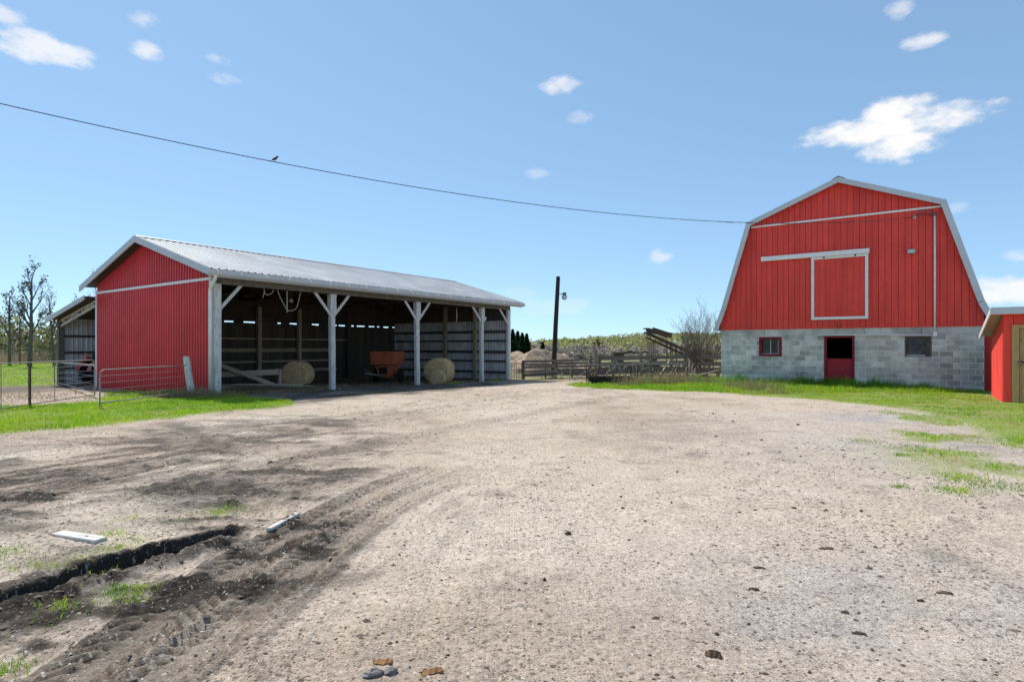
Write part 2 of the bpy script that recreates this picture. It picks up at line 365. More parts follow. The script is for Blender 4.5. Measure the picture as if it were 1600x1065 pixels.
# ---------------------------------------------------------------- terrain
def hbase(x, y):
    x = np.asarray(x, float); y = np.asarray(y, float)
    z = -0.24 * sst(17, 33, y) * (1 - sst(2.5, 8.5, x))
    z = z - 6.5 * sst(60, 250, y) + 12.5 * sst(270, 640, y) * (.12 + .88 * sst(-30, 190, x))
    z = z + 0.25 * fbm(x, y, 40.0, 3, 5) * sst(40, 90, np.hypot(x, y))
    return z
def hz(x, y): return float(hbase(np.array([x]), np.array([y]))[0])
PX = lambda pts: [gp(*p) for p in pts]
P_GRASS_L = PX([(-420, 760), (-420, 645), (-60, 637), (60, 634), (150, 628), (156, 611), (240, 608), (336, 612), (420, 621), (480, 633), (380, 643), (250, 655), (120, 670), (0, 680), (-150, 700)])
P_LAWN = PX([(-900, 612), (-300, 604), (0, 600), (90, 597), (100, 575), (96, 556), (-900, 556)])
P_GRASS_R = PX([(884, 598), (960, 592), (1060, 590), (1128, 593), (1300, 600), (1540, 606), (1566, 624), (1700, 640), (2100, 700), (2100, 860), (1700, 760), (1600, 706), (1520, 672), (1440, 644), (1300, 628), (1200, 621), (1110, 614), (1010, 610), (930, 606)])
P_PATCH_R = PX([(1330, 636), (1450, 640), (1700, 655), (2100, 720), (2100, 900), (1700, 810), (1560, 790), (1470, 770), (1420, 720), (1370, 680)])
P_MUD = PX([(-500, 1200), (-500, 760), (-200, 715), (0, 684), (150, 672), (300, 655), (450, 642), (540, 655), (600, 690), (590, 760), (540, 830), (470, 920), (390, 1010), (300, 1120), (200, 1200)])
P_SHEDMUD = PX([(330, 616), (380, 628), (470, 634), (560, 622), (640, 612), (720, 604), (800, 598), (800, 590), (500, 590)])
SHEDFLOOR = [tuple((SO + E1 * a + E2 * b)[:2]) for a, b in ((.15, 0), (.15, 16), (-8.8, 16), (-8.8, 0))]
LEANFLOOR = [tuple((SO + E1 * a + E2 * b)[:2]) for a, b in ((-8.8, -.3), (-8.8, 4.5), (-12.8, 4.5), (-12.8, -.3))]
P_BEHIND = PX([(812, 588.6), (925, 589), (1100, 590), (1128, 592), (1300, 570), (1300, 562), (700, 562), (790, 585)])
RUT = spl(PX([(-260, 1010), (-110, 965), (0, 936), (80, 911), (160, 887), (240, 869), (320, 847), (391, 830)]))
RUT_LEN = sum(math.dist(a, b) for a, b in zip(RUT[:-1], RUT[1:]))
TRACK = spl(PX([(-30, 1180), (110, 1063), (225, 985), (315, 922), (380, 880), (440, 845), (530, 795), (640, 745)]))
TRACK_G = spl(PX([(120, 1170), (262, 1050), (352, 982), (432, 920), (500, 866), (570, 816), (650, 770), (760, 725)]))
TRACK_B = spl(PX([(-200, 830), (0, 790), (150, 757), (300, 722), (430, 690), (560, 662), (700, 640)]))
TRACK_C = spl(PX([(-200, 770), (0, 742), (180, 716), (330, 692), (470, 668), (620, 645)]))
TRACK_D = spl(PX([(-200, 735), (0, 712), (160, 694), (320, 672), (470, 654)]))
TRACK_E = spl(PX([(330, 690), (372, 712), (400, 742), (412, 790), (400, 828)]))
TRACK_F = spl(PX([(-160, 880), (0, 830), (160, 790), (290, 760), (360, 740), (470, 715), (600, 690)]))

def grass_mask(x, y):
    n = fbm(x, y, 1.6, 4, 21) * .55
    n2 = fbm(x, y, .7, 3, 33)
    gl = sst(-.25, .5, sdpoly(P_GRASS_L, x, y) + n * .9)
    # trampled brown ground behind the tube gates
    g2 = sst(-.4, .8, sdpoly(P_LAWN, x, y) + n * 1.2)
    gr = sst(-.2, .55, sdpoly(P_GRASS_R, x, y) + n * .8)
    pr = sst(-.8, .9, sdpoly(P_PATCH_R, x, y)) * sst(.10, .45, fbm(x, y, 1.1, 3, 44) + .25 * n2)
    g = np.maximum(np.maximum(gl, gr), np.maximum(g2, pr * .8))
    beh = sst(-.5, 1.5, sdpoly(P_BEHIND, x, y)) * sst(-.25, .3, n)
    return np.maximum(g, beh * .7)
def mud_mask(x, y):
    m = sst(-.5, .6, sdpoly(P_MUD, x, y) + .5 * fbm(x, y, 1.5, 3, 55))
    return m
def track_fields(x, y):
    """height offset and darkness from wheel tracks and the deep rut"""
    h = np.zeros(x.shape); dk = np.zeros(x.shape); near = (y < 26) & (x < 4) & (x > -20) & (y > 0)
    xi, yi = x[near], y[near]; hh = np.zeros(xi.shape); dd = np.zeros(xi.shape)
    wob = fbm(xi, yi, .6, 3, 61) * .05
    d, s, v = sdline(RUT, xi, yi); v = v + wob * 1.5
    fade = sst(0.0, .9, s) * (1 - sst(RUT_LEN - .25, RUT_LEN, s)); v = v + .022 * fbm(xi, yi, .11, 3, 63); wid = .10 + .03 * fbm(s, s * 0, .8, 2, 9)
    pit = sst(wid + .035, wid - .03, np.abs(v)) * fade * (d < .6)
    hh -= pit * (.23 + .05 * fbm(xi, yi, .4, 2, 3)); dd = np.maximum(dd, sst(wid + .10, wid + .01, np.abs(v)) * fade * (d < .6) * .98)  # wet mud plus shade painted over the rut floor and banks
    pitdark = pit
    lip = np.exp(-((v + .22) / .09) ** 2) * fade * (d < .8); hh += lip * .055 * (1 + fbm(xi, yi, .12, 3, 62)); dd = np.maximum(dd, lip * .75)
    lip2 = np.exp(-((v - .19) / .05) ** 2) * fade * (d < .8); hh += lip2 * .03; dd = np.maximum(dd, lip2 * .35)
    flat = np.zeros(xi.shape)
    for TK, w, s0, s1 in ((TRACK, .21, 4.2, 6.0), (TRACK_G, .15, 3.4, 6.5)):
     d, s, v = sdline(TK, xi, yi); v = v + wob * .3
     inn = sst(w + .04, w - .02, np.abs(v)) * (d < .6) * (1 - sst(s0, s1, s))
     lug = np.sin((s + np.abs(v) * .9) * 2 * math.pi / .10)
     lugm = sst(.06, .1, np.abs(v)) * inn * sst(-.7, -.2, fbm(xi, yi, .9, 2, 64) + .25)
     hh += inn * (-.022) + lugm * sst(.0, .3, lug) * .030; dd = np.maximum(dd, inn * (.48 + .3 * (lug < .1) * (lugm > .4))); flat = np.maximum(flat, inn)
     edge = np.exp(-((np.abs(v) - w - .03) / .02) ** 2) * (d < .6) * (1 - sst(s0, s1, s)); hh += edge * .014; dd = np.maximum(dd, edge * .55)
    for k, (T, w, dep, ln) in enumerate(((TRACK_B, .3, .05, 99), (TRACK_C, .32, .045, 99), (TRACK_D, .3, .04, 99), (TRACK_E, .17, .04, 99), (TRACK_F, .25, .04, 99))):
        d, s, v = sdline(T, xi, yi); v = v + wob * 2
        a = sst(w + .12, w - .1, np.abs(v)); brk = sst(-.25, .2, fbm(s * .6 + k * 7, v * 2, .8, 3, 66 + k))
        lug = np.sin((s + np.abs(v) * .8) * 2 * math.pi / .11)
        hh += -a * dep * .3 + a * brk * .009 * lug; dd = np.maximum(dd, a * brk * .72)
        e = np.exp(-((np.abs(v) - w - .1) / .07) ** 2); hh += e * .012 * (.5 + brk); dd = np.maximum(dd, e * .35 * brk)
    # furrows dragged out along the wheel lines
    for T, k in ((TRACK_C, 0), (TRACK_G, 1)):
        d, s, v = sdline(T, xi, yi); st = fbm(s * .30 + 40 * k, v * 3.4, .42, 4, 170 + k); wgt = np.exp(-(v / (1.5 if k == 0 else .75)) ** 2) * (1 - sst(3.5, 6.5, s) if k else 1.0)
        hh += wgt * .014 * st; dd = np.maximum(dd, wgt * sst(.02, .40, st) * .8 * (1 - .7 * flat))
    h[near] = hh; dk[near] = dd; fl = np.zeros(x.shape); fl[near] = flat
    return h, dk, fl

DRY = np.array([.54, .44, .35]); DRY2 = np.array([.43, .34, .265]); SAND = np.array([.60, .51, .415]); MUD_RUT_SHADE = np.array([.030, .024, .020]); MUD2 = np.array([.155, .126, .102])  # the near-black mud tone also carries the rut's painted shade
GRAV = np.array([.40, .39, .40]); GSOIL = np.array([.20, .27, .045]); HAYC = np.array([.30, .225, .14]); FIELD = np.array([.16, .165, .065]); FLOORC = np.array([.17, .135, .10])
def lerp(a, b, t): return a + (b - a) * t[..., None]
def ground_all(x, y):
    r = np.hypot(x, y); nearf = 1 - sst(22, 40, r)
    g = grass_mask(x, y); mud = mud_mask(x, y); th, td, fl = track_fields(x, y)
    n1 = fbm(x, y, 2.6, 4, 71); n2 = fbm(x, y, .55, 4, 72); n3 = fbm(x, y, .13, 3, 73); n4 = fbm(x * .55 + y * .3, y * 1.6, .5, 4, 74)
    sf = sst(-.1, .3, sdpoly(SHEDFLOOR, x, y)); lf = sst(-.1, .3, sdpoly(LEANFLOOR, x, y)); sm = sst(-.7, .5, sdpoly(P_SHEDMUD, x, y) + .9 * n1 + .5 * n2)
    yard = (1 - sst(14, 20, np.abs(x - 1) - 0.0)) * (1 - sst(27, 31, y))
    c = lerp(np.broadcast_to(DRY, x.shape + (3,)), DRY2, sst(-.1, .6, n1 + .35 * n2)); c = lerp(c, SAND, sst(.05, .6, -n1 + .3 * n4) * .7)
    c = lerp(c, DRY2 * .62, sst(.22, .6, n2 + .35 * n3 - .12) * .55)
    gv = np.exp(-(((x - 8.6) / 2.2) ** 2 + ((y - 12.6) / 1.0) ** 2)) + .7 * np.exp(-(((x - 2.2) / 1.3) ** 2 + ((y - 3.5) / 1.0) ** 2)) + .5 * np.exp(-(((x - 6.0) / 3) ** 2 + ((y - 9) / 3.0) ** 2))
    gv = np.clip(gv * (1 + .8 * n2), 0, 1); c = lerp(c, GRAV, gv * .6)
    # the wet churned ground on the left
    dirt = np.clip(.22 + .75 * n4 + .35 * n1, 0, 1) * mud
    pale = sst(.0, .35, fbm(x, y * 1.5, 1.9, 3, 77)) * mud
    c = lerp(c, SAND * 1.05, pale * .7)
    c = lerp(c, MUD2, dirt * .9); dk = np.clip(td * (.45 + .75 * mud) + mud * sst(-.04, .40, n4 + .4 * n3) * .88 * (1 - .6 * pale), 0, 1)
    # a churned, wet pocket beside the end of the rut
    px_, py_ = gp(360, 762); wet = np.exp(-(((x - px_) / .95) ** 2 + ((y - py_) / .62) ** 2)); dk = np.maximum(dk, np.clip(wet * (1.0 + .9 * n3), 0, .95))
    dk = dk * (1 - .35 * sst(5.5, 9, y)); c = lerp(c, lerp(np.broadcast_to(MUD_RUT_SHADE, x.shape + (3,)), MUD2 * .5, sst(5.0, 8.0, y)), dk * .92)
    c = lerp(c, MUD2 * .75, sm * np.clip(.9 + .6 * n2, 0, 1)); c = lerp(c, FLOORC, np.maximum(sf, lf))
    # beyond the yard: trampled straw and old pasture
    out = 1 - yard; tram = lerp(np.broadcast_to(HAYC, x.shape + (3,)), MUD2, sst(-.1, .4, n1)); c = lerp(c, tram, out * sst(5, 9, r))
    # a sandy farm lane across the lawn on the left
    ln = np.exp(-(((y - 39.5 - .05 * x) / 1.3) ** 2)) * (x < -12)
    g = g * (1 - .9 * ln); c = lerp(c, SAND * .9, ln)
    c = lerp(c, lerp(np.broadcast_to(GSOIL, x.shape + (3,)), GSOIL * np.array([1.25, .85, 1.3]), sst(-.1, .5, n2)), g * .85)
    fld = sst(34, 48, r) * (1 - lf); pat = fbm(x, y, 30, 3, 81)
    fc = lerp(np.broadcast_to(FIELD, x.shape + (3,)), HAYC * .9, sst(-.2, .4, pat)); c = lerp(c, fc, fld * (1 - sst(.2, .8, g)))
    h = hbase(x, y) + nearf * (.016 * fbm(x, y, 1.4, 3, 91) + .010 * n2 * (.4 + 1.6 * mud) + .006 * n3 * (.5 + 1.6 * mud) + .003 * fbm(x, y, .05, 2, 92))
    rid = 1 - np.abs(fbm(x, y, .13, 3, 95)) * 2.2 + .5 * (1 - np.abs(fbm(x, y, .055, 2, 96)) * 2.2); h = h + nearf * np.clip(dk, 0, 1) * mud * .026 * (rid - .6) * (1 - .9 * fl)
    h = h + nearf * mud * (.016 * n4 * (1 - .6 * pale)) * (1 - .6 * fl) + th + nearf * wet * (.035 * n3 + .015 * n2) + nearf * g * .02
    h = h - .02 * (sf > .5)
    return h, c, np.stack([np.clip(dk + sf, 0, 1), g, np.clip(gv, 0, 1)], -1)

def axis_lines(a, b, step, lo, hi, grow):
    L = list(np.arange(a, b + 1e-6, step)); s = step; p = L[-1]
    while p < hi: s *= grow; p += s; L.append(p)
    s = step; p = a; M = []
    while p > lo: s *= grow; p -= s; M.append(p)
    return np.array(M[::-1] + L)
def build_ground():
    xs = axis_lines(-5.2, 5.2, .021, -900, 900, 1.033); ys = axis_lines(2.3, 7.6, .021, -60, 1100, 1.033)
    X, Y = np.meshgrid(xs, ys); x, y = X.ravel(), Y.ravel()
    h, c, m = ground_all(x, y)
    v = np.stack([x, y, h], -1); nx, ny = len(xs), len(ys)
    i = np.arange(nx * ny).reshape(ny, nx); f = np.stack([i[:-1, :-1], i[:-1, 1:], i[1:, 1:], i[1:, :-1]], -1).reshape(-1, 4)
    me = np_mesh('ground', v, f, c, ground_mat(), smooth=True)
    a = me.color_attributes.new('msk', 'FLOAT_COLOR', 'POINT'); a.data.foreach_set('color', np.concatenate([m, np.ones((len(x), 1))], 1).astype(np.float32).ravel())
    o = link('ground', me); tag(o, kind='structure'); return o
def ground_mat():
    m = bpy.data.materials.new('yard_earth'); m.use_nodes = True; nt = m.node_tree; N = nt.nodes; Lk = nt.links
    b = N['Principled BSDF']; b.inputs['Roughness'].default_value = .95; b.inputs['Specular IOR Level'].default_value = .15
    at = N.new('ShaderNodeAttribute'); at.attribute_name = 'col'; mk = N.new('ShaderNodeAttribute'); mk.attribute_name = 'msk'
    sp = N.new('ShaderNodeSeparateColor'); Lk.new(mk.outputs['Color'], sp.inputs[0])
    tc = N.new('ShaderNodeTexCoord')
    def noise(sc, det=4, ro=.6):
        n = N.new('ShaderNodeTexNoise'); n.inputs['Scale'].default_value = sc; n.inputs['Detail'].default_value = det; n.inputs['Roughness'].default_value = ro; Lk.new(tc.outputs['Object'], n.inputs['Vector']); return n.outputs[0]
    def rng(v, a, b_, c, d):
        r = N.new('ShaderNodeMapRange'); r.inputs['From Min'].default_value = a; r.inputs['From Max'].default_value = b_; r.inputs['To Min'].default_value = c; r.inputs['To Max'].default_value = d; Lk.new(v, r.inputs['Value']); return r.outputs[0]
    def mul(a, b_):
        n = N.new('ShaderNodeMath'); n.operation = 'MULTIPLY'
        for i, q in enumerate((a, b_)):
            if isinstance(q, (int, float)): n.inputs[i].default_value = q
            else: Lk.new(q, n.inputs[i])
        return n.outputs[0]
    f1 = rng(noise(28, 6, .7), .3, .72, .60, 1.3); f2 = rng(noise(110, 3), .3, .7, .72, 1.25); f3 = rng(noise(3.2, 5, .65), .3, .7, .82, 1.12)
    f = mul(mul(f1, f2), f3)
    hv = N.new('ShaderNodeHueSaturation'); Lk.new(at.outputs['Color'], hv.inputs['Color']); Lk.new(f, hv.inputs['Value'])
    # small stones: pale and dark
    vo = N.new('ShaderNodeTexVoronoi'); vo.voronoi_dimensions = '2D'; vo.inputs['Scale'].default_value = 46; Lk.new(tc.outputs['Object'], vo.inputs['Vector'])
    st = rng(vo.outputs['Distance'], .16, .30, 1, 0)
    sc = N.new('ShaderNodeSeparateColor'); Lk.new(vo.outputs['Color'], sc.inputs[0])
    pick = rng(sc.outputs[0], .66, .70, 0, 1); dens = rng(noise(1.3, 3), .38, .62, .25, 1.0); sel = mul(mul(st, pick), dens)
    gr = N.new('ShaderNodeMapRange'); gr.inputs['From Min'].default_value = 0; gr.inputs['From Max'].default_value = 1; Lk.new(sp.outputs[1], gr.inputs['Value']); gr.inputs['To Min'].default_value = 1; gr.inputs['To Max'].default_value = 0
    sel = mul(sel, gr.outputs[0])
    stc = N.new('ShaderNodeMix'); stc.data_type = 'RGBA'; stc.inputs[6].default_value = (.10, .08, .065, 1); stc.inputs[7].default_value = (.52, .49, .46, 1); Lk.new(rng(sc.outputs[1], .45, .6, 0, 1), stc.inputs[0])
    mx = N.new('ShaderNodeMix'); mx.data_type = 'RGBA'; Lk.new(mul(sel, .75), mx.inputs[0]); Lk.new(hv.outputs[0], mx.inputs[6]); Lk.new(stc.outputs[2], mx.inputs[7])
    # crumbs of dark earth and manure trodden into the surface
    dk = rng(noise(17, 5, .72), .555, .63, 0, 1); zone = rng(noise(.55, 3), .36, .6, .25, 1.0); dsel = mul(mul(dk, zone), mul(gr.outputs[0], .8))
    mx2 = N.new('ShaderNodeMix'); mx2.data_type = 'RGBA'; Lk.new(dsel, mx2.inputs[0]); Lk.new(mx.outputs[2], mx2.inputs[6]); mx2.inputs[7].default_value = (.085, .068, .055, 1)
    # flecks: sharp small dark and pale bits of earth, bark and stone at two sizes
    base = mx2.outputs[2]; hadd = None
    wv = N.new('ShaderNodeTexNoise'); wv.inputs['Scale'].default_value = 40; Lk.new(tc.outputs['Object'], wv.inputs['Vector'])
    wm = N.new('ShaderNodeVectorMath'); wm.operation = 'MULTIPLY_ADD'; Lk.new(wv.outputs['Color'], wm.inputs[0]); wm.inputs[1].default_value = (.035, .035, .035); Lk.new(tc.outputs['Object'], wm.inputs[2])
    for sc_, rad, share, dark, amt in ((8, .15, .30, (.12, .095, .075), .75), (17, .26, .42, (.10, .08, .064), .9), (44, .32, .45, (.15, .122, .098), .8), (30, .26, .30, (.62, .58, .53), .75)):
        v2 = N.new('ShaderNodeTexVoronoi'); v2.voronoi_dimensions = '2D'; v2.inputs['Scale'].default_value = sc_; Lk.new(wm.outputs[0], v2.inputs['Vector'])
        s2 = N.new('ShaderNodeSeparateColor'); Lk.new(v2.outputs['Color'], s2.inputs[0])
        rr = rng(s2.outputs[1], 0, 1, rad * .35, rad); cmp_ = N.new('ShaderNodeMath'); cmp_.operation = 'SUBTRACT'; Lk.new(rr, cmp_.inputs[0]); Lk.new(v2.outputs['Distance'], cmp_.inputs[1])
        on = rng(cmp_.outputs[0], 0, .05, 0, 1); pk = rng(s2.outputs[0], 1 - share, 1 - share + .02, 0, 1)
        zn = rng(noise(.9 + sc_ * .01, 4, .65), .36, .60, .3, 1.0)
        a_ = mul(mul(on, pk), mul(zn, mul(gr.outputs[0], amt)))
        m3 = N.new('ShaderNodeMix'); m3.data_type = 'RGBA'; Lk.new(a_, m3.inputs[0]); Lk.new(base, m3.inputs[6]); m3.inputs[7].default_value = dark + (1,); base = m3.outputs[2]
    Lk.new(base, b.inputs['Base Color'])
    bp = N.new('ShaderNodeBump'); bp.inputs['Strength'].default_value = .85; bp.inputs['Distance'].default_value = .045
    ha = N.new('ShaderNodeMath'); ha.operation = 'ADD'; Lk.new(mul(noise(24, 6, .72), rng(sp.outputs[0], 0, 1, .55, 1.3)), ha.inputs[0]); Lk.new(mul(sel, .35), ha.inputs[1])
    Lk.new(ha.outputs[0], bp.inputs['Height']); Lk.new(bp.outputs[0], b.inputs['Normal'])
    return m
build_ground()
# ---------------------------------------------------------------- the open shed
RZ = -TH
def L2W(O, a, b): p = O + E1 * a + E2 * b; return p.x, p.y
def build_shed():
    S = thing('open_shed', 'long open-fronted shed with red ribbed gable, grey steel roof and attached lean-to', 'shed', SO, RZ)
    W, L = 8.8, 16.0; RX, RZ0, SL = -4.4, 5.38, .302
    roof = lambda x: RZ0 - SL * abs(x - RX)
    g0 = lambda a, b=0.0: hz(*L2W(SO, a, b)) - .12
    # gable of red steel sheets, below and above the white trim
    n = 10; w = W / n; trim = 3.66
    for i in range(n):
        xa = -W + i * w
        m = ribbed((xa, 0, 0), (1, 0, 0), (0, 0, 1), (0, -1, 0), w - .003, lambda q: g0(xa), lambda q: trim, 5, .034, .042)
        m.build('wall_sheet', RED_SHED, S)
        m = ribbed((xa, .004, 0), (1, 0, 0), (0, 0, 1), (0, -1, 0), w - .003, lambda q: trim + .001, lambda q, xa=xa: max(trim + .02, roof(xa + q) - .07), 5, .034, .042)
        m.build('wall_sheet', RED_SHED, S)
    MB().bar((-W, -.05, trim), (-.02, -.05, trim), .05, .085).build('white_trim', WHITE, S)
    MB().box(-W - .05, -W + .07, -.055, .05, g0(-W), 3.62).build('corner_trim', WHITE, S)
    MB().box(-.17, -.03, -.06, -.02, g0(0), 3.60).build('corner_trim', WHITE, S)
    # far end wall: bare steel sheets with girts inside
    for i in range(n):
        xa = -W + i * w
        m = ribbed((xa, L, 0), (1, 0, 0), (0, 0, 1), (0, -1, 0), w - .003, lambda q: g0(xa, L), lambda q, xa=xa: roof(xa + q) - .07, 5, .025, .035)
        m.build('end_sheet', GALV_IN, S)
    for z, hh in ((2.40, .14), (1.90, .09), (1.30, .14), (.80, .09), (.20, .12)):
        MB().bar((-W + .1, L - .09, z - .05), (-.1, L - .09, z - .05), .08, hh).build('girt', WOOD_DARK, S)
    for x in (-6.6, -4.4, -2.2):
        MB().box(x - .09, x + .09, L - .30, L - .12, g0(x, L), roof(x) - .2).build('end_post', WOOD_IN, S)
    MB().box(-.02, .035, L - .22, L + .06, g0(0, L), 3.62).build('corner_trim', WHITE, S)
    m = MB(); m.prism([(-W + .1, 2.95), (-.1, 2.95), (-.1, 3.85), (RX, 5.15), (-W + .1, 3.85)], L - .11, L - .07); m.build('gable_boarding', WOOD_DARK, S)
    # back wall: upright boards, a broken gap of daylight under the eave, boarding above
    nb = 58; bw = L / nb; rnd = random.Random(3)
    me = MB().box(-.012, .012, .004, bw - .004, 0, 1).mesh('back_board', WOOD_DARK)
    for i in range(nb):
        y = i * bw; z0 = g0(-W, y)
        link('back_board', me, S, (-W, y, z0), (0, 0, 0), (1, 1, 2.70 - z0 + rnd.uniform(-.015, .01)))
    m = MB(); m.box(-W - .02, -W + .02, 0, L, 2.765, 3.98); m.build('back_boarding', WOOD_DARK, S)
    y = .05
    while y < L - .3:
        ln = rnd.choice((.12, .2, .3, .5, .9)); MB().box(-W - .016, -W + .016, y, min(L, y + ln), 2.66, 2.79).build('gap_block', WOOD_DARK, S); y += ln + rnd.choice((.2, .3, .45, .6))
    for z, hh, y0, y1 in ((1.92, .07, .4, 12.3), (1.36, .19, .3, 11.0), (.80, .09, .3, 11.2), (.30, .16, 7.5, 11.5)):
        MB().bar((-W + .12, y0, z), (-W + .12, y1, z), .06, hh).build('girt', WOOD_IN, S)
    for y in (.5, 4.3, 6.75, 9.0, 12.2):
        MB().box(-W + .17, -W + .35, y - .09, y + .09, g0(-W, y), 3.5).build('back_post', WOOD_IN if y < 10 else WOOD_DARK, S)
    # roof sheets
    ns = 18; sw = 17.0 / ns; sl = math.sqrt(1 + SL * SL); up = Vector((-1, 0, SL)).normalized(); nf = Vector((SL, 0, 1)).normalized()
    up2 = Vector((1, 0, SL)).normalized(); nf2 = Vector((-SL, 0, 1)).normalized(); ln = 4.86 * sl
    m1 = ribbed((0, 0, 0), (0, 1, 0), up, nf, sw - .002, lambda q: 0, lambda q: ln, 4, .028, .035).mesh('roof_sheet', GALV_ROOF)
    m2 = ribbed((0, 0, 0), (0, 1, 0), up2, nf2, sw - .002, lambda q: 0, lambda q: ln, 4, .028, .035).mesh('roof_sheet', GALV_ROOF)
    for i in range(ns):
        link('roof_sheet', m1, S, (RX + 4.86, -.42 + i * sw, roof(RX + 4.86))); link('roof_sheet', m2, S, (RX - 4.86, -.42 + i * sw, roof(RX - 4.86)))
    MB().prism([(RX - .16, RZ0 - .01), (RX, RZ0 + .05), (RX + .16, RZ0 - .01), (RX, RZ0 + .03)], -.43, 16.6).build('ridge_cap', GALV, S)
    # roof underside: rafters, and dark sheets whose colour stands in for shade
    for sgn, nm in ((1, 'front'), (-1, 'rear')):
        x1 = RX + sgn * 4.75
        m = MB(); m.prism([(RX, RZ0 - .03), (x1, roof(x1) - .03), (x1, roof(x1) - .05), (RX, RZ0 - .055)], -.38, 16.5); m.build('roof_shade_sheet', WOOD_DARK, S)
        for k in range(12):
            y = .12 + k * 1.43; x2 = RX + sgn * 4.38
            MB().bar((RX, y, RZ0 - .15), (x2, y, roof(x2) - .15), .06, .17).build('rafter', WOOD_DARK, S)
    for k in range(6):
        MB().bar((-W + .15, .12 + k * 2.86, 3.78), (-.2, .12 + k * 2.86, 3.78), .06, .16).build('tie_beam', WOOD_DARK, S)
    # rake fascia on the near gable and the far one
    for y in (-.44, 16.60):
        for sgn in (1, -1):
            x1 = RX + sgn * 4.88
            m = MB(); m.prism([(RX, RZ0 + .03), (x1, roof(x1) + .03), (x1, roof(x1) - .2), (RX, RZ0 - .2)], y - .02, y + .02); m.build('fascia', FASCIA, S)
    # soffit board on the left overhang of the near gable
    # front header, fascia and gutter
    hd = WOOD
    MB().box(-.1, .06, .02, L - .02, 3.50, 3.72, .01).build('header_beam', hd, S)
    MB().box(.02, .06 + .36, -.4, 16.5, 3.74, 3.755).build('soffit', WOOD_DARK, S)
    MB().box(.42, .445, -.4, 16.55, 3.66, 3.90).build('eave_board', FASCIA, S)
    g = MB(); prof = [(.45, 3.86), (.45, 3.73), (.47, 3.70), (.56, 3.70), (.60, 3.76), (.61, 3.86), (.60, 3.86), (.59, 3.765), (.555, 3.712), (.475, 3.712), (.462, 3.735), (.462, 3.86)]
    g.prism(prof, -.45, 16.62); G = g.build('gutter', FASCIA, S)
    st = MB().add([], []).bar((.44, 0, 3.905), (.62, 0, 3.868), .045, .008).bar((.616, 0, 3.872), (.606, 0, 3.76), .045, .008, (1, 0, 0)).mesh('gutter_strap', WHITE)
    for k in range(21): link('gutter_strap', st, G, (0, -.25 + k * .83 + rnd.uniform(-.08, .08), 0))
    # downpipe at the near corner
    zb = g0(0) + .15
    MB().tube(spl([(.52, -.22, 3.74), (.50, -.22, 3.62), (.36, -.20, 3.5), (.12, -.16, 3.34), (.07, -.15, 3.2), (.07, -.15, 2.6)], 5) + [(.07, -.15, zb)], .05, 10).build('downpipe', WHITE, S, smooth=True)
    # posts with braces
    ys = (.10, 4.45, 8.96, 13.58, 15.86)
    for k, y in enumerate(ys):
        z0 = g0(0, y); r = .11 if k == 0 else (.10 if k < 4 else .08); dx = rnd.uniform(-.02, .02)
        m = MB(); N = 7
        for i in range(N):   # hewn post, slightly crooked
            pass
        vs = []; fs = []
        for i in range(N):
            t = i / (N - 1); z = z0 + (3.5 - z0) * t; cx = dx * math.sin(t * 3) ; s = r * (1 + .03 * rnd.uniform(-1, 1))
            if k in (1, 2, 3): cx += -.05 * (t - .5) * (1 if k != 3 else .4)
            c = .3
            for a, b in ((-1, -1 + c), (-1 + c, -1), (1 - c, -1), (1, -1 + c), (1, 1 - c), (1 - c, 1), (-1 + c, 1), (-1, 1 - c)): vs.append((cx + a * s - .02, y + b * s, z))
        for i in range(N - 1):
            for j in range(8): fs.append((i * 8 + j, i * 8 + (j + 1) % 8, (i + 1) * 8 + (j + 1) % 8, (i + 1) * 8 + j))
        fs.append(tuple(range(8))[::-1]); fs.append(tuple((N - 1) * 8 + j for j in range(8)))
        m.add(vs, fs); po = m.build('post', WHITE_OLD, S)
        if k in (1, 2, 3): MB().box(-.13, .09, y - .13, y + .13, 2.78, 3.498, .01).build('post_cleat', WHITE_OLD, S)
        for sg in (-1, 1):
            if (k == 0 and sg < 0) or (k == 4 and sg > 0): continue
            zl = 2.72 if k < 3 else 2.8; rch = .78
            if k == 3 and sg > 0: MB().bar((.0, y + .05, 2.75), (.0, y + .33, 3.02), .05, .1).build('brace', WHITE_OLD, S); continue
            MB().bar((.01, y + sg * .08, zl), (.01, y + sg * rch, 3.52), .05, .10).build('brace', WHITE_OLD, S)
    # ---- lean-to on the back side, open to the near end
    x0, x1 = -8.86, -12.72; zr = lambda x: 3.52 - (x0 - x) * .185
    nl = 5; lw = 4.9 / nl; up3 = Vector((1, 0, .185)).normalized(); n3 = Vector((-.185, 0, 1)).normalized(); l3 = 4.2 * math.sqrt(1 + .185 ** 2)
    m3 = ribbed((0, 0, 0), (0, 1, 0), up3, n3, lw - .002, lambda q: 0, lambda q: l3, 4, .028, .035).mesh('lean_roof_sheet', GALV_ROOF)
    for i in range(nl): link('lean_roof_sheet', m3, S, (x0 - 4.2, -.4 + i * lw, zr(x0 - 4.2)))
    MB().prism([(x0, zr(x0) + .03), (x0 - 4.25, zr(x0 - 4.25) + .03), (x0 - 4.25, zr(x0 - 4.25) - .17), (x0 - .45, zr(x0 - .45) - .15), (x0, zr(x0) - .13)], -.44, -.40).build('lean_fascia', FASCIA, S)
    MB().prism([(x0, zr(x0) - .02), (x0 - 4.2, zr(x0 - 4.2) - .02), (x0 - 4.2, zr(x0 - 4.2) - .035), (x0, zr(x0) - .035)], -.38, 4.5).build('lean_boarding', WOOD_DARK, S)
    for i in range(5):
        wq = 4.5 / 5; m = ribbed((x1, i * wq, 0), (0, 1, 0), (0, 0, 1), (1, 0, 0), wq - .003, lambda q: g0(x1, 2), lambda q: zr(x1) - .05, 5, .022, .035); m.build('lean_wall_sheet', GALV_IN, S)
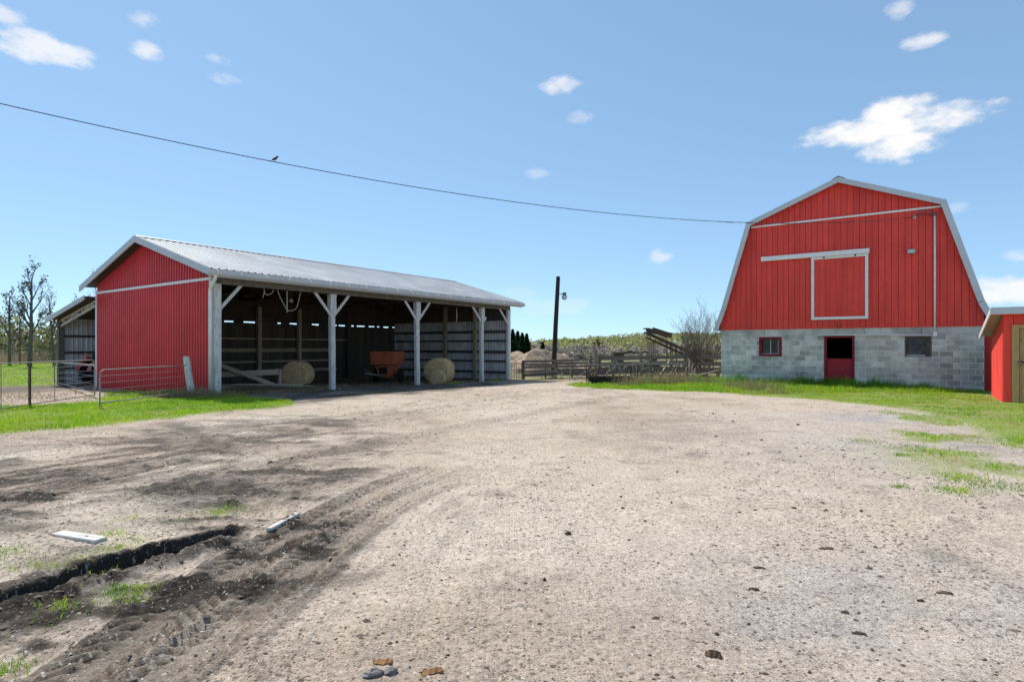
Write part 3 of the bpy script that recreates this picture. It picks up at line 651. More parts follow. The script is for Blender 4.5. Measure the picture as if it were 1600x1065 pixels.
    for z, hh in ((2.0, .10), (1.28, .10), (.62, .10)): MB().bar((x1 + .07, .1, z), (x1 + .07, 4.4, z), .06, hh).build('lean_girt', WOOD_DARK, S)
    for i in range(5):
        wq = (x0 - x1) / 5; m = ribbed((x1 + i * wq, 4.5, 0), (1, 0, 0), (0, 0, 1), (0, -1, 0), wq - .003, lambda q: g0(x1, 4), lambda q, i=i: zr(x1 + i * wq) - .05, 5, .022, .035); m.build('lean_end_sheet', GALV_IN, S)
    MB().box(x1 - .10, x1 + .10, -.10, .10, g0(x1), zr(x1) - .1).build('lean_post', WOOD, S)
    # open-web truss over the mouth of the lean-to
    T = lambda x: zr(x) - .17; Bt = lambda x: zr(x1) - .38 + (x - x1) * .20
    MB().bar((x1, 0, Bt(x1)), (x0, 0, Bt(x0)), .05, .09).build('truss_chord', WHITE_OLD, S); MB().bar((x1 - .1, 0.01, T(x1) + .02), (x0, 0.01, T(x0) + .02), .05, .09).build('truss_chord', WHITE_OLD, S)
    xs = [x1 + .1, x1 + .8, x1 + 1.5, x1 + 2.3, x1 + 3.1, x0 - .1]
    for i in range(5):
        a, b = xs[i], xs[i + 1]
        MB().bar((a, .02, T(a) if i % 2 == 0 else Bt(a)), (b, .02, Bt(b) if i % 2 == 0 else T(b)), .04, .07).build('truss_web', WHITE_OLD, S)
        if i: MB().bar((a, .03, T(a)), (a, .03, Bt(a)), .04, .06).build('truss_web', WHITE_OLD, S)
    MB().bar((x1, 2.2, 2.62), (x0, 2.2, 2.62), .06, .1).build('tie_beam', WOOD_DARK, S)
    return S
SHED = build_shed()

# ---------------------------------------------------------------- the gambrel barn
def build_barn():
    B = thing('gambrel_barn', 'tall red gambrel barn on a grey concrete block ground storey', 'barn', BO, RZ)
    W, D, ZB = 8.75, 13.0, 2.27
    prof = [(-.26, 2.24), (.06, 3.1), (1.08, 6.66), (4.40, 8.00), (7.70, 6.66), (8.74, 3.1), (9.10, 2.30)]
    def rz(x):
        for (a, za), (b, zb) in zip(prof[:-1], prof[1:]):
            if a <= x <= b: return za + (zb - za) * (x - a) / (b - a)
        return 2.2
    ins = lambda x: min(rz(x - .10), rz(x + .10)) - .10
    # siding boards with open grooves, lower field and gable field
    bw = .2035; nb = 43; brk = 6.47
    for i in range(nb):
        xa = i * bw; xb = xa + bw - .012
        for z0, z1, yo in ((ZB - .03, brk, 0.0), (brk + .001, 99, .006)):
            ta, tb = min(z1, ins(xa + .02)), min(z1, ins(xb - .02))
            if max(ta, tb) < z0 + .05: continue
            ta, tb = max(ta, z0 + .01), max(tb, z0 + .01); poly = [(xa, z0), (xb, z0), (xb, tb)]
            if xa < 4.4 < xb: poly.append((4.4, min(z1, ins(4.4))))
            poly.append((xa, ta))
            MB().prism(poly, -.022 + yo, .02).build('siding_board', RED_BARN, B)
    back = MB(); back.prism([(.02, ZB), (W - .02, ZB), (W - .25, 3.1), (7.6, 6.5), (4.4, 7.8), (1.2, 6.5), (.2, 3.1)], .021, .06); back.build('siding_backing', RED_TRIM, B)
    MB().bar((1.22, -.045, 6.49), (7.60, -.045, 6.49), .05, .065).build('white_trim', WHITE, B)
    # rake fascia along the gambrel, each run butted
    for (a, za), (b, zb) in zip(prof[:-1], prof[1:]):
        d = Vector((b - a, 0, zb - za)); n = Vector((-d.z, 0, d.x)).normalized()
        P = Vector((a, 0, za)); Q = Vector((b, 0, zb)); i = n * -.19
        MB().prism([(P.x, P.z), (Q.x, Q.z), (Q.x + i.x, Q.z + i.z), (P.x + i.x, P.z + i.z)], -.30 - .001 * (abs(a) % .7), -.262).build('fascia', FASCIA, B)
        MB().prism([(P.x, P.z), (Q.x, Q.z), (Q.x - n.x * .06, Q.z - n.z * .06), (P.x - n.x * .06, P.z - n.z * .06)], -.26, D).build('roof_slope', GALV_ROOF, B)
        j = n * -.075; k2 = n * -.105
        MB().prism([(P.x + j.x, P.z + j.z), (Q.x + j.x, Q.z + j.z), (Q.x + k2.x, Q.z + k2.z), (P.x + k2.x, P.z + k2.z)], -.258, .05).build('soffit', FASCIA, B)
    MB().prism([(4.18, 7.93), (4.4, 8.05), (4.62, 7.93), (4.4, 8.02)], -.31, D).build('ridge_cap', GALV_ROOF, B)
    MB().tube([(4.4, .9, 8.0), (4.4, .9, 8.3)], [.03, .008], 6).build('lightning_rod', IRON, B)
    # sliding hay door on its track
    MB().box(1.62, 5.41, -.16, -.06, 5.035, 5.215, .008).build('door_track', WHITE, B)
    HD = MB().box(3.47, 5.36, -.056, -.03, 2.61, 5.0).build('hay_door', RED_BARN, B)
    for i in range(9):
        xa = 3.56 + i * .19; MB().box(xa, xa + .182, -.07, -.057, 2.70, 4.93).build('door_board', RED_BARN, HD)
    for x0, x1, z0, z1 in ((3.46, 3.56, 2.59, 5.03), (5.27, 5.37, 2.59, 5.03), (3.56, 5.27, 2.59, 2.69), (3.56, 5.27, 4.94, 5.03)): MB().box(x0, x1, -.095, -.056, z0, z1).build('door_frame', WHITE, HD)
    for x in (3.9, 4.95): MB().box(x - .03, x + .03, -.11, -.096, 4.97, 5.05).build('hanger', IRON, HD)
    # block storey
    holes = [(1.52, 2.38, 1.15, 1.94), (3.90, 4.92, -.3, 1.96), (6.49, 7.30, 1.15, 1.93)]
    bl, bh, j = .406, .203, .016
    bev = {}
    def block(x0, x1, z0, z1):
        if x1 - x0 < .03 or z1 - z0 < .03: return
        key = (round(x1 - x0, 2), round(z1 - z0, 2))
        if key not in bev: bev[key] = MB().box(0, x1 - x0, 0, .15, 0, z1 - z0, .006).mesh('block', BLOCK)
        link('block', bev[key], B, (x0, random.uniform(-.002, .003), z0))
    nrow = 12; top = ZB - .0; zs = [top - .21]
    for r in range(nrow):
        z1 = 1.985 - r * bh; z0 = z1 - bh + j; x = -(.203 if r % 2 else 0.0)
        if z1 < -.2: break
        segs = []
        while x < W:
            segs.append([max(0, x), min(W, x + bl - j)]); x += bl
        for a, b in segs:
            parts = [(a, b)]
            for hx0, hx1, hz0, hz1 in holes:
                if z0 < hz1 - .04 and z1 > hz0 + .04:
                    np_ = []
                    for p, q in parts:
                        if q <= hx0 or p >= hx1: np_.append((p, q))
                        else:
                            if p < hx0 - .03: np_.append((p, hx0))
                            if q > hx1 + .03: np_.append((hx1, q))
                    parts = np_
            for p, q in parts: block(p, q, z0, z1)
    for i in range(5):   # poured band under the siding
        MB().box(i * 1.75 + (.0 if i == 0 else .002), (i + 1) * 1.75 - .002, -.006, .15, 1.995, ZB - .004, .006).build('bond_beam', BLOCK, B)
    cuts = sorted([(h[0], h[1]) for h in holes]); xs = [0.008]
    m = MB(); x = .008
    for hx0, hx1, hz0, hz1 in sorted(holes):
        m.box(x, hx0, .006, .145, -.3, 1.99); m.box(hx0, hx1, .006, .145, hz1, 1.99)
        if hz0 > -.2: m.box(hx0, hx1, .006, .145, -.3, hz0)
        x = hx1
    m.box(x, W - .008, .006, .145, -.3, 1.99); m.build('mortar', MORTAR, B)
    # windows
    Wn = MB().box(1.56, 2.34, .11, .12, 1.19, 1.90).build('window', GLASS, B)
    for x0, x1, z0, z1 in ((1.52, 1.63, 1.15, 1.94), (2.27, 2.38, 1.15, 1.94), (1.63, 2.27, 1.15, 1.24), (1.63, 2.27, 1.85, 1.94)): MB().box(x0, x1, -.02, .13, z0, z1, .006).build('window_frame', RED_TRIM, Wn)
    MB().box(1.935, 1.965, .07, .10, 1.24, 1.85).build('glazing_bar', WHITE_OLD, Wn); MB().box(1.63, 2.27, .06, .10, 1.24, 1.262).build('glazing_bar', WHITE_OLD, Wn); MB().box(2.235, 2.27, .06, .1, 1.262, 1.85).build('glazing_bar', WHITE_OLD, Wn)
    W2 = MB().box(6.53, 7.26, .11, .12, 1.19, 1.90).build('window', GLASS, B)
    for x0, x1, z0, z1 in ((6.49, 6.54, 1.15, 1.93), (7.25, 7.30, 1.15, 1.93), (6.54, 7.25, 1.15, 1.21), (6.54, 7.25, 1.88, 1.93)): MB().box(x0, x1, .01, .13, z0, z1, .006).build('window_frame', IRON_GREY, W2)
    MB().box(7.13, 7.25, .04, .10, 1.21, 1.88).build('window_frame', WOOD_DARK, W2)
    MB().box(6.56, 7.10, .055, .10, 1.21, 1.245).build('sill', WHITE_OLD, W2)
    # stable door: open upper half, closed red lower leaf
    Dr = MB().box(3.99, 4.84, .05, .09, .07, 1.08).build('lower_door', RED_DOOR, B)
    for x0, x1, z0, z1 in ((3.90, 3.99, -.05, 1.96), (4.84, 4.92, -.05, 1.96), (3.99, 4.84, 1.88, 1.96)): MB().box(x0, x1, -.02, .13, z0, z1, .006).build('door_frame', RED_TRIM, Dr)
    MB().box(3.93, 4.89, -.03, .2, -.12, .05).build('threshold', WOOD, B)
    # dark inside behind the openings
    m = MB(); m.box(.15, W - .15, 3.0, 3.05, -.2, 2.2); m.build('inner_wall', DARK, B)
    MB().box(.1, W - .1, .16, D - .1, 2.2, 2.26).build('loft_floor', WOOD_DARK, B)
    MB().box(.008, .14, .16, D, -.3, 2.25).build('side_wall', BLOCK, B); MB().box(W - .14, W - .008, .16, D, -.3, 2.25).build('side_wall', BLOCK, B)
    MB().box(.15, W - .15, D - .14, D, -.3, 2.25).build('rear_wall', BLOCK, B)
    MB().prism([(.02, ZB), (W - .02, ZB), (W - .25, 3.1), (7.6, 6.5), (4.4, 7.8), (1.2, 6.5), (.2, 3.1)], D - .08, D - .02).build('rear_gable', RED_BARN, B)
    # conduit, service mast, lamp, horseshoe
    MB().tube([(7.38, -.07, 1.93), (7.38, -.07, 6.20)], .032, 10).build('service_mast', WHITE, B, smooth=True)
    MB().box(7.33, 7.45, -.12, -.02, 1.90, 2.06, .01).build('conduit_box', WHITE, B)
    MB().box(7.35, 7.41, -.11, -.02, 4.50, 4.53).build('mast_strap', WHITE, B)
    MB().lathe([(.045, 0), (.06, .04), (.05, .10), (.02, .13)], (7.38, -.07, 6.17), n=12).build('mast_head', IRON_GREY, B, smooth=True)
    MB().tube([(3.53, -.04, 1.99), (5.30, -.045, 1.985), (5.34, -.045, 2.00), (7.38, -.045, 1.945)], .026, 8).build('conduit', WHITE, B, smooth=True)
    Lm = MB().box(6.58, 6.82, -.15, -.024, 4.90, 5.06, .02).build('flood_lamp', BROWN_TANK, B, rot=(0, 0, 0))
    MB().box(6.60, 6.80, -.172, -.151, 4.92, 5.02, .008).build('lens', LAMPGLASS, Lm)
    MB().lathe([(.02, -.12), (.05, -.11), (.06, -.07), (.045, -.05), (.06, -.03), (.03, 0)], (6.79, 0, 6.20), 'y', 12).build('insulator', WHITE_OLD, B, smooth=True)
    MB().tube(spl([(6.79, -.12, 6.22), (6.92, -.14, 6.36), (7.12, -.14, 6.40), (7.30, -.10, 6.30), (7.37, -.08, 6.24)], 6), .014, 6).build('drip_loop', IRON_GREY, B)
    MB().tube(spl([(6.79, -.10, 6.24), (6.95, -.12, 6.28), (7.15, -.12, 6.24), (7.36, -.09, 6.20)], 6), .012, 6).build('drip_loop', WIRE, B)
    hs = [(4.42 + .07 * math.cos(a), -.03, 2.36 + .08 * math.sin(a)) for a in [R(140 + k * 26) for k in range(11)]]
    MB().tube(hs, .014, 6).build('horseshoe', IRON, B)
    # low red link at the right corner, set back between barn and coop
    for i in range(6): MB().box(W + .006 + i * .25, W + .24 + i * .25, .55, .59, -.2, 2.32).build('link_board', RED_BARN, B)
    MB().box(W + .006, W + 1.5, .60, 3.0, -.2, 2.3).build('link_wall', RED_BARN, B)
    return B
BARN = build_barn()

# ---------------------------------------------------------------- the small red coop on the right
def build_coop():
    p = gp(1568, 629); O = Vector((p[0], p[1], 0))
    S = thing('small_red_shed', 'small red board shed with grey mono-pitch roof and raw timber door', 'shed', O, RZ)
    W, D = 4.2, 2.7; zf, zb = 2.42, 1.85
    zt = lambda y: zf + (zb - zf) * y / D
    bw = .21
    for i in range(20):
        xa = i * bw
        if .17 < xa + bw / 2 < 1.26: continue
        MB().box(xa, xa + bw - .01, -.02, .02, -.2, zf).build('wall_board', RED_BARN, S)
    MB().box(.21, 1.26, -.018, .02, 2.14, zf).build('wall_board', RED_BARN, S)
    for i in range(13):
        ya = .022 + i * .206; MB().prism([(ya, -.2), (ya + .197, -.2), (ya + .197, zt(ya + .197) - .02), (ya, zt(ya) - .02)], -.02, .02, 'yz').build('wall_board', RED_BARN, S)
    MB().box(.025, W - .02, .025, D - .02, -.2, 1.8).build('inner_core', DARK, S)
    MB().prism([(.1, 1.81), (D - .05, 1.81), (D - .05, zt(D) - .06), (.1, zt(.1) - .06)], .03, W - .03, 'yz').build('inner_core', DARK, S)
    ov = .30; k = (zb - zf) / D
    MB().prism([(-ov, zf + .10 - k * ov * 1), (D + .2, zt(D + .2) + .10), (D + .2, zt(D + .2) + .07), (-ov, zf + .07 - k * ov)], -.28, W + .2, 'yz').build('roof', GALV, S)
    MB().box(-.30, W + .22, -ov - .035, -ov, zf + .0 - k * ov - .06, zf + .13 - k * ov).build('fascia', FASCIA, S)
    MB().prism([(-ov + .001, zf + .11 - k * ov), (D + .2, zt(D + .2) + .11), (D + .2, zt(D + .2) - .05), (-ov + .001, zf - .05 - k * ov)], -.315, -.285, 'yz').build('fascia', FASCIA, S)
    MB().prism([(-ov + .03, zf - .01 - k * ov), (-.03, zf - .005), (-.03, zf + .01), (-ov + .03, zf + .005 - k * ov)], -.28, W + .1, 'yz').build('soffit', RED_BARN, S)
    Dr = MB().box(.33, 1.11, -.035, -.021, .03, 2.02).build('door', WOOD_NEW, S)
    for i in range(5): MB().box(.365 + i * .15, .365 + i * .15 + .143, -.045, -.036, .04, 1.98).build('door_plank', WOOD_NEW, Dr)
    for z in (.35, 1.05, 1.75): MB().box(.37, 1.10, -.065, -.046, z - .06, z + .06).build('door_rail', WOOD_NEW, Dr)
    for x0, x1, z0, z1 in ((.17, .32, -.08, 2.14), (1.12, 1.27, -.08, 2.14), (.32, 1.12, 2.03, 2.14)): MB().box(x0, x1, -.06, -.02, z0, z1, .004).build('door_frame', WOOD_NEW, S)
    MB().box(.17, 1.27, -.09, -.02, -.14, -.081).build('threshold', WOOD, S)
    H = MB().box(.29, .54, -.085, -.066, 1.10, 1.14).build('hasp', IRON, Dr); MB().box(.31, .37, -.11, -.086, 1.05, 1.12, .006).build('padlock', IRON_GREY, Dr)
    return S
build_coop()
# ---------------------------------------------------------------- vegetation and scatter helpers
def blades(x, y, z, h, w, col, lean=.35, seed=1, dirn=None):
    """one bent two-piece blade per sample, as numpy arrays"""
    r = np.random.default_rng(seed); n = len(x); a = r.uniform(0, 2 * math.pi, n) if dirn is None else dirn
    ca, sa = np.cos(a), np.sin(a); b = r.uniform(0, 2 * math.pi, n); le = h * lean * r.uniform(.2, 1.4, n)
    lx, ly = np.cos(b) * le, np.sin(b) * le; hw = w / 2
    P = np.zeros((n, 5, 3))
    P[:, 0] = np.stack([x - ca * hw, y - sa * hw, z], -1); P[:, 1] = np.stack([x + ca * hw, y + sa * hw, z], -1)
    mx, my, mz = x + lx * .35, y + ly * .35, z + h * .6
    P[:, 2] = np.stack([mx + ca * hw * .75, my + sa * hw * .75, mz], -1); P[:, 3] = np.stack([mx - ca * hw * .75, my - sa * hw * .75, mz], -1)
    P[:, 4] = np.stack([x + lx, y + ly, z + h], -1)
    i = np.arange(n)[:, None] * 5
    F = np.concatenate([i + np.array([0, 1, 2]), i + np.array([0, 2, 3]), i + np.array([3, 2, 4])], 0)
    C = np.repeat(col[:, None, :], 5, 1); C[:, :2] *= .9; C[:, 4] *= 1.05
    return P.reshape(-1, 3), F, C.reshape(-1, 3)
def joined(name, parts, material, label, cat, smooth=False):
    V = []; F = []; C = []; o = 0
    for v, f, c in parts: V.append(v); F.append(f + o); C.append(c); o += len(v)
    me = np_mesh(name, np.concatenate(V), np.concatenate(F), np.concatenate(C), material)
    return tag(link(name, me), label, cat, kind='stuff')
def scatter(n, x0, x1, y0, y1, fn, seed):
    r = np.random.default_rng(seed); x = r.uniform(x0, x1, n); y = r.uniform(y0, y1, n); k = r.uniform(0, 1, n) < fn(x, y)
    return x[k], y[k]
def gh(x, y): return ground_all(x, y)[0]
G1 = np.array([.15, .41, .022]); G2 = np.array([.42, .58, .036]); G3 = np.array([.055, .16, .018]); STRAW = np.array([.42, .34, .20]); STRAW2 = np.array([.26, .20, .12])
def gcol(x, y, seed, yellow=.5, dry=.06):
    r = np.random.default_rng(seed); n = fbm(x, y, 1.3, 3, 120 + seed); t = np.clip(yellow + n * 1.1 + r.normal(0, .16, len(x)), 0, 1)
    c = G1 + (G2 - G1) * t[:, None]; t2 = np.clip(-n * 1.2 + r.normal(0, .2, len(x)), 0, 1); c = c + (G3 - c) * (t2 * .7)[:, None]
    k = r.uniform(0, 1, len(x)) < dry; c[k] = STRAW * r.uniform(.6, 1.1, (k.sum(), 1)); return c * r.uniform(.8, 1.15, (len(x), 1))
INSIDE = lambda x, y: (sdpoly(SHEDFLOOR, x, y) > -.02) | (sdpoly(LEANFLOOR, x, y) > 0)
BARNPOLY = [tuple((BO + E1 * a + E2 * b)[:2]) for a, b in ((-.02, -.03), (10.3, .5), (10.3, 13), (-.02, 13))]
_c = gp(1568, 629); _co = Vector((_c[0], _c[1], 0)); COOPPOLY = [tuple((_co + E1 * a + E2 * b)[:2]) for a, b in ((-.03, -.09), (4.3, -.09), (4.3, 2.8), (-.03, 2.8))]
FREE = lambda x, y: ~(INSIDE(x, y) | (sdpoly(BARNPOLY, x, y) > 0) | (sdpoly(COOPPOLY, x, y) > 0))
def wall_near(x, y):
    """1 near the foot of the barn front, the coop and the shed gable, for taller, less yellow blades"""
    a = sdline([tuple((BO + E1 * q + E2 * -.05)[:2]) for q in (-.6, 8.8)], x, y)[0]; b = sdline([tuple((SO + E2 * -.05 + E1 * q)[:2]) for q in (-8.8, .2)], x, y)[0]
    return np.maximum(1 - sst(.1, 1.3, a), .7 * (1 - sst(.05, .7, b)))
def build_grass():
    parts = []
    def field(n, x0, x1, y0, y1, seed, hmin, hmax, w, yellow=.5, dry=.05, thr=.35):
        fn = lambda x, y: sst(thr - .2, thr + .5, grass_mask(x, y)) * FREE(x, y)
        x, y = scatter(n, x0, x1, y0, y1, fn, seed); r = np.random.default_rng(seed + 5); wn = wall_near(x, y)
        cl = .55 + .9 * np.clip(fbm(x, y, .5, 3, 140) + .35, 0, 1)
        h = r.uniform(hmin, hmax, len(x)) * cl * (1 + (3.2 if seed == 202 else 1.9) * wn); y2 = yellow - 1.0 * wn
        r2 = np.random.default_rng(seed + 9); c = gcol(x, y, seed, 0, dry); t = np.clip(y2 + .4 * fbm(x, y, 1.2, 2, 9) + r2.normal(0, .15, len(x)), 0, 1)[:, None]
        dryk = c[:, 0] > c[:, 1]; c2 = c + (G2 - c) * t * .8; c2[dryk] = c[dryk]
        parts.append(blades(x, y, gh(x, y) - .01, h, w * r.uniform(.7, 1.3, len(x)), c2, .45, seed))
    field(130000, -16, -3.5, 9.3, 19.5, 201, .025, .095, .012, .62, .07)
    field(190000, 1.5, 20, 8, 22.0, 202, .018, .055, .014, .8, .10)
    field(80000, 0.5, 15, 19, 30, 203, .04, .15, .017, .5, .10)
    field(60000, -48, -13, 19, 62, 204, .05, .11, .035, .65, .03)
    # strip of weeds along the shed posts
    fn = lambda x, y: (np.exp(-(sdline([L2W(SO, .25, 6.3), L2W(SO, .3, 16.2)], x, y)[0] / .38) ** 2) * sst(-.15, .25, fbm(x, y, 1.6, 3, 150))) * .9
    x, y = scatter(30000, -8, 1.5, 20, 32, fn, 206); parts.append(blades(x, y, gh(x, y) - .01, RNG.uniform(.05, .17, len(x)), RNG.uniform(.012, .02, len(x)), gcol(x, y, 206, .5, .05), .4, 206))
    # tufts in the churned ground
    for k, (px, py, rr, n) in enumerate(((10, 865, .22, 260), (40, 885, .2, 120), (95, 888, .28, 160), (170, 836, .16, 220), (178, 858, .15, 230), (215, 842, .2, 110), (130, 878, .3, 130), (360, 797, .26, 420), (345, 800, .16, 160),
                                         (185, 925, .14, 260), (205, 935, .13, 230), (95, 948, .12, 180), (220, 920, .10, 140), (8, 1040, .14, 330), (100, 960, .2, 90), (45, 868, .3, 90), (275, 812, .25, 120), (190, 810, .2, 90), (150, 905, .2, 70),
                                         (590, 612, .5, 300), (1500, 748, .35, 500), (1492, 768, .28, 360), (1570, 733, .4, 500), (1590, 690, .5, 300), (1405, 762, .10, 110), (1412, 712, .16, 150), (1560, 760, .5, 450), (1350, 690, .3, 160), (1440, 700, .5, 260), (1470, 720, .4, 180))):
        n = int(n * .8); cx, cy = gp(px, py); r = np.random.default_rng(300 + k); x = cx + r.normal(0, rr * .5, n); y = cy + r.normal(0, rr * .4, n)
        sc = 1.0 if py > 780 else 1.15
        parts.append(blades(x, y, gh(x, y) - .006, r.uniform(.012, .045, n) * sc, r.uniform(.003, .0055, n) * (1 if py > 780 else 2), gcol(x, y, 300 + k, .65, .3), .8, 300 + k))
    joined('grass', parts, LEAF, 'short green grass along the yard edges and building feet', 'grass')
    # dry stalks: feeder, gable corner, barn foot
    parts = []
    def dry(cx, cy, sx, sy, n, h0, h1, seed, w=.008, lean=.6):
        r = np.random.default_rng(seed); x = cx + r.normal(0, sx, n); y = cy + r.normal(0, sy, n); k = FREE(x, y); x, y = x[k], y[k]; n = len(x)
        c = STRAW + (STRAW2 - STRAW) * r.uniform(0, 1, (n, 1)); parts.append(blades(x, y, gh(x, y) - .01, r.uniform(h0, h1, n), w, c * r.uniform(.7, 1.1, (n, 1)), lean, seed))
    for (px, py, sx, sy, n, h0, h1) in ((1005, 600, .45, .25, 220, .15, .6), (1030, 600, .6, .3, 420, .2, .75), (1058, 600, .5, .3, 260, .15, .65), (985, 602, .4, .2, 300, .15, .55), (1160, 606, .5, .25, 300, .1, .45), (1185, 611, .55, .25, 420, .1, .55), (1215, 616, .5, .2, 260, .05, .25),
                                       (285, 622, .5, .22, 380, .1, .4), (308, 622, .4, .22, 380, .1, .45), (245, 620, .5, .2, 150, .08, .3), (342, 622, .35, .2, 160, .08, .35), (1100, 600, .5, .3, 250, .15, .5), (1070, 597, .4, .2, 220, .2, .6), (60, 618, 1.4, .7, 500, .03, .12), (20, 625, 1.4, .6, 400, .03, .1), (100, 622, 1.2, .5, 400, .03, .12)):
        cx, cy = gp(px, py); dry(cx, cy, sx, sy, n, h0, h1, int(px), .010)
    joined('dry_grass', parts, STRAWM, 'dry straw coloured stalks at the feeder and wall feet', 'dry grass')
build_grass()

def build_pebbles():
    """loose stones and crumbs lying in the yard, too many to count"""
    r = np.random.default_rng(77); n = 16000
    y = 2.4 + 11 * r.uniform(0, 1, n) ** 1.7; x = r.uniform(-1, 1, n) * (1.2 + y * .95); k = (grass_mask(x, y) < .3); x, y = x[k], y[k]; n = len(x)
    dens = fbm(x, y, .9, 3, 160); k = r.uniform(0, 1, n) < np.clip(.55 + dens, .1, 1); x, y = x[k], y[k]; n = len(x)
    s = np.exp(r.normal(math.log(.0075), .45, n)); s = np.clip(s, .003, .02)
    base = np.array([(1, 0, 0), (.3, .95, 0), (-.8, .6, 0), (-.8, -.6, 0), (.3, -.95, 0), (.2, .1, .8)], float)
    P = base[None] * (1 + r.uniform(-.3, .3, (n, 6, 1))); a = r.uniform(0, 6.28, n); ca, sa = np.cos(a)[:, None], np.sin(a)[:, None]
    X = P[..., 0] * ca - P[..., 1] * sa; Y = P[..., 0] * sa + P[..., 1] * ca
    V = np.stack([x[:, None] + X * s[:, None], y[:, None] + Y * s[:, None] * .8, (gh(x, y) - s * .15)[:, None] + P[..., 2] * s[:, None] * .8], -1).reshape(-1, 3)
    i = np.arange(n)[:, None] * 6; F = np.concatenate([i + np.array(t) for t in ((0, 1, 5), (1, 2, 5), (2, 3, 5), (3, 4, 5), (4, 0, 5))], 0)
    t = r.uniform(0, 1, n); C = np.where((t < .45)[:, None], np.array([.075, .058, .046]), np.where((t < .8)[:, None], np.array([.24, .20, .165]), np.array([.46, .44, .42]))) * r.uniform(.7, 1.2, (n, 1))
    C[s > .0125] = np.minimum(C[s > .0125], .2)
    # trodden dark crumbs lying in drifts
    m = 90000; y2 = 2.4 + 20 * r.uniform(0, 1, m) ** 1.9; x2 = r.uniform(-1, 1, m) * (1.2 + y2 * .92); cl = fbm(x2, y2, 1.5, 4, 180) + .6 * fbm(x2, y2, .35, 3, 181) + .35 * mud_mask(x2, y2)
    k = (r.uniform(0, 1, m) < sst(-.05, .65, cl) * .62 + .03) & (grass_mask(x2, y2) < .3) & (track_fields(x2, y2)[2] < .25); x2, y2 = x2[k], y2[k]; m = len(x2)
    s2 = np.clip(np.exp(r.normal(math.log(.0065), .5, m)), .003, .022) * (.8 + .05 * y2); P2 = base[None] * (1 + r.uniform(-.4, .4, (m, 6, 1))); a2 = r.normal(.1, .5, m); ca, sa = np.cos(a2)[:, None], np.sin(a2)[:, None]
    X = P2[..., 0] * 1.5 * ca - P2[..., 1] * sa * .8; Y = P2[..., 0] * 1.5 * sa + P2[..., 1] * .8 * ca
    V2 = np.stack([x2[:, None] + X * s2[:, None], y2[:, None] + Y * s2[:, None], (gh(x2, y2) - s2 * .1)[:, None] + P2[..., 2] * s2[:, None] * .75], -1).reshape(-1, 3)
    i2 = np.arange(m)[:, None] * 6; F2 = np.concatenate([i2 + np.array(t) for t in ((0, 1, 5), (1, 2, 5), (2, 3, 5), (3, 4, 5), (4, 0, 5))], 0)
    C2 = np.array([.125, .098, .078]) * r.uniform(.5, 1.6, (m, 1)); V = np.concatenate([V, V2]); F = np.concatenate([F, F2 + 6 * n]); C = np.concatenate([C, C2])
    joined('gravel', [(V, F, np.repeat(C, 6, 0))], attr_mat('stone_colours'), 'loose small stones and earth crumbs on the yard', 'gravel')
build_pebbles()

def leafcards(cx, cy, cz, s, col, seed, flat=.0):
    """one randomly turned quad per centre"""
    r = np.random.default_rng(seed); n = len(cx); u = r.normal(0, 1, (n, 3)); u /= np.linalg.norm(u, axis=1, keepdims=True); v = r.normal(0, 1, (n, 3)); v -= u * (u * v).sum(1, keepdims=True); v /= np.linalg.norm(v, axis=1, keepdims=True)
    c = np.stack([cx, cy, cz], -1); s = (s * np.ones(n))[:, None]
    P = np.stack([c - u * s * .5, c + v * s * .32, c + u * s * .5, c - v * s * .32], 1)
    i = np.arange(n)[:, None] * 4; F = np.concatenate([i + np.array([0, 1, 2]), i + np.array([0, 2, 3])], 0)
    return P.reshape(-1, 3), F, np.repeat(col, 4, 0)
def tree_skeleton(rnd, height, r0, lev=4, spread=.55, first=.3, nb=(3, 5), up=.25, wob=.08, blen=.6):
    segs = []; tips = []
    def grow(p, d, ln, r, lv, start):
        n = 6 if lv == 0 else 4; pts = [p.copy()]; rs = [r]; q = p.copy(); dd = d.copy()
        for i in range(n):
            dd = (dd + Vector((rnd.uniform(-1, 1), rnd.uniform(-1, 1), rnd.uniform(-.5, .8))) * (wob if lv else .025) + Vector((0, 0, up * .1))).normalized(); q = q + dd * ln / n; pts.append(q.copy()); rs.append(r * (1 - (i + 1) / n * (.72 if lv == 0 else .75)))
        segs.append((pts, rs, lv))
        if lv >= lev: tips.extend(pts[2:]); return
        k = rnd.randint(*nb) + (7 if lv == 0 else 0)
        for j in range(k):
            t = start + (1 - start) * (j + rnd.random()) / k; f = t * n; i = min(n - 1, int(f)); bp = pts[i].lerp(pts[i + 1], f - i); br = rs[i] * .62
            a = rnd.uniform(0, 6.283); e = spread * rnd.uniform(.7, 1.35); ax = dd.orthogonal().normalized(); ax = (Matrix.Rotation(a, 3, dd) @ ax)
            nd = (dd * math.cos(e) + ax * math.sin(e) + Vector((0, 0, up))).normalized()
            grow(bp, nd, ln * (rnd.uniform(.2, .36) if lv == 0 else rnd.uniform(.38, .6)) * (1.2 - .6 * t), max(br, .006), lv + 1, .25)
        tips.append(pts[-1])
    grow(Vector((0, 0, -.15)), Vector((rnd.uniform(-.06, .06), rnd.uniform(-.06, .06), 1)).normalized(), height, r0, 0, first)
    return segs, tips
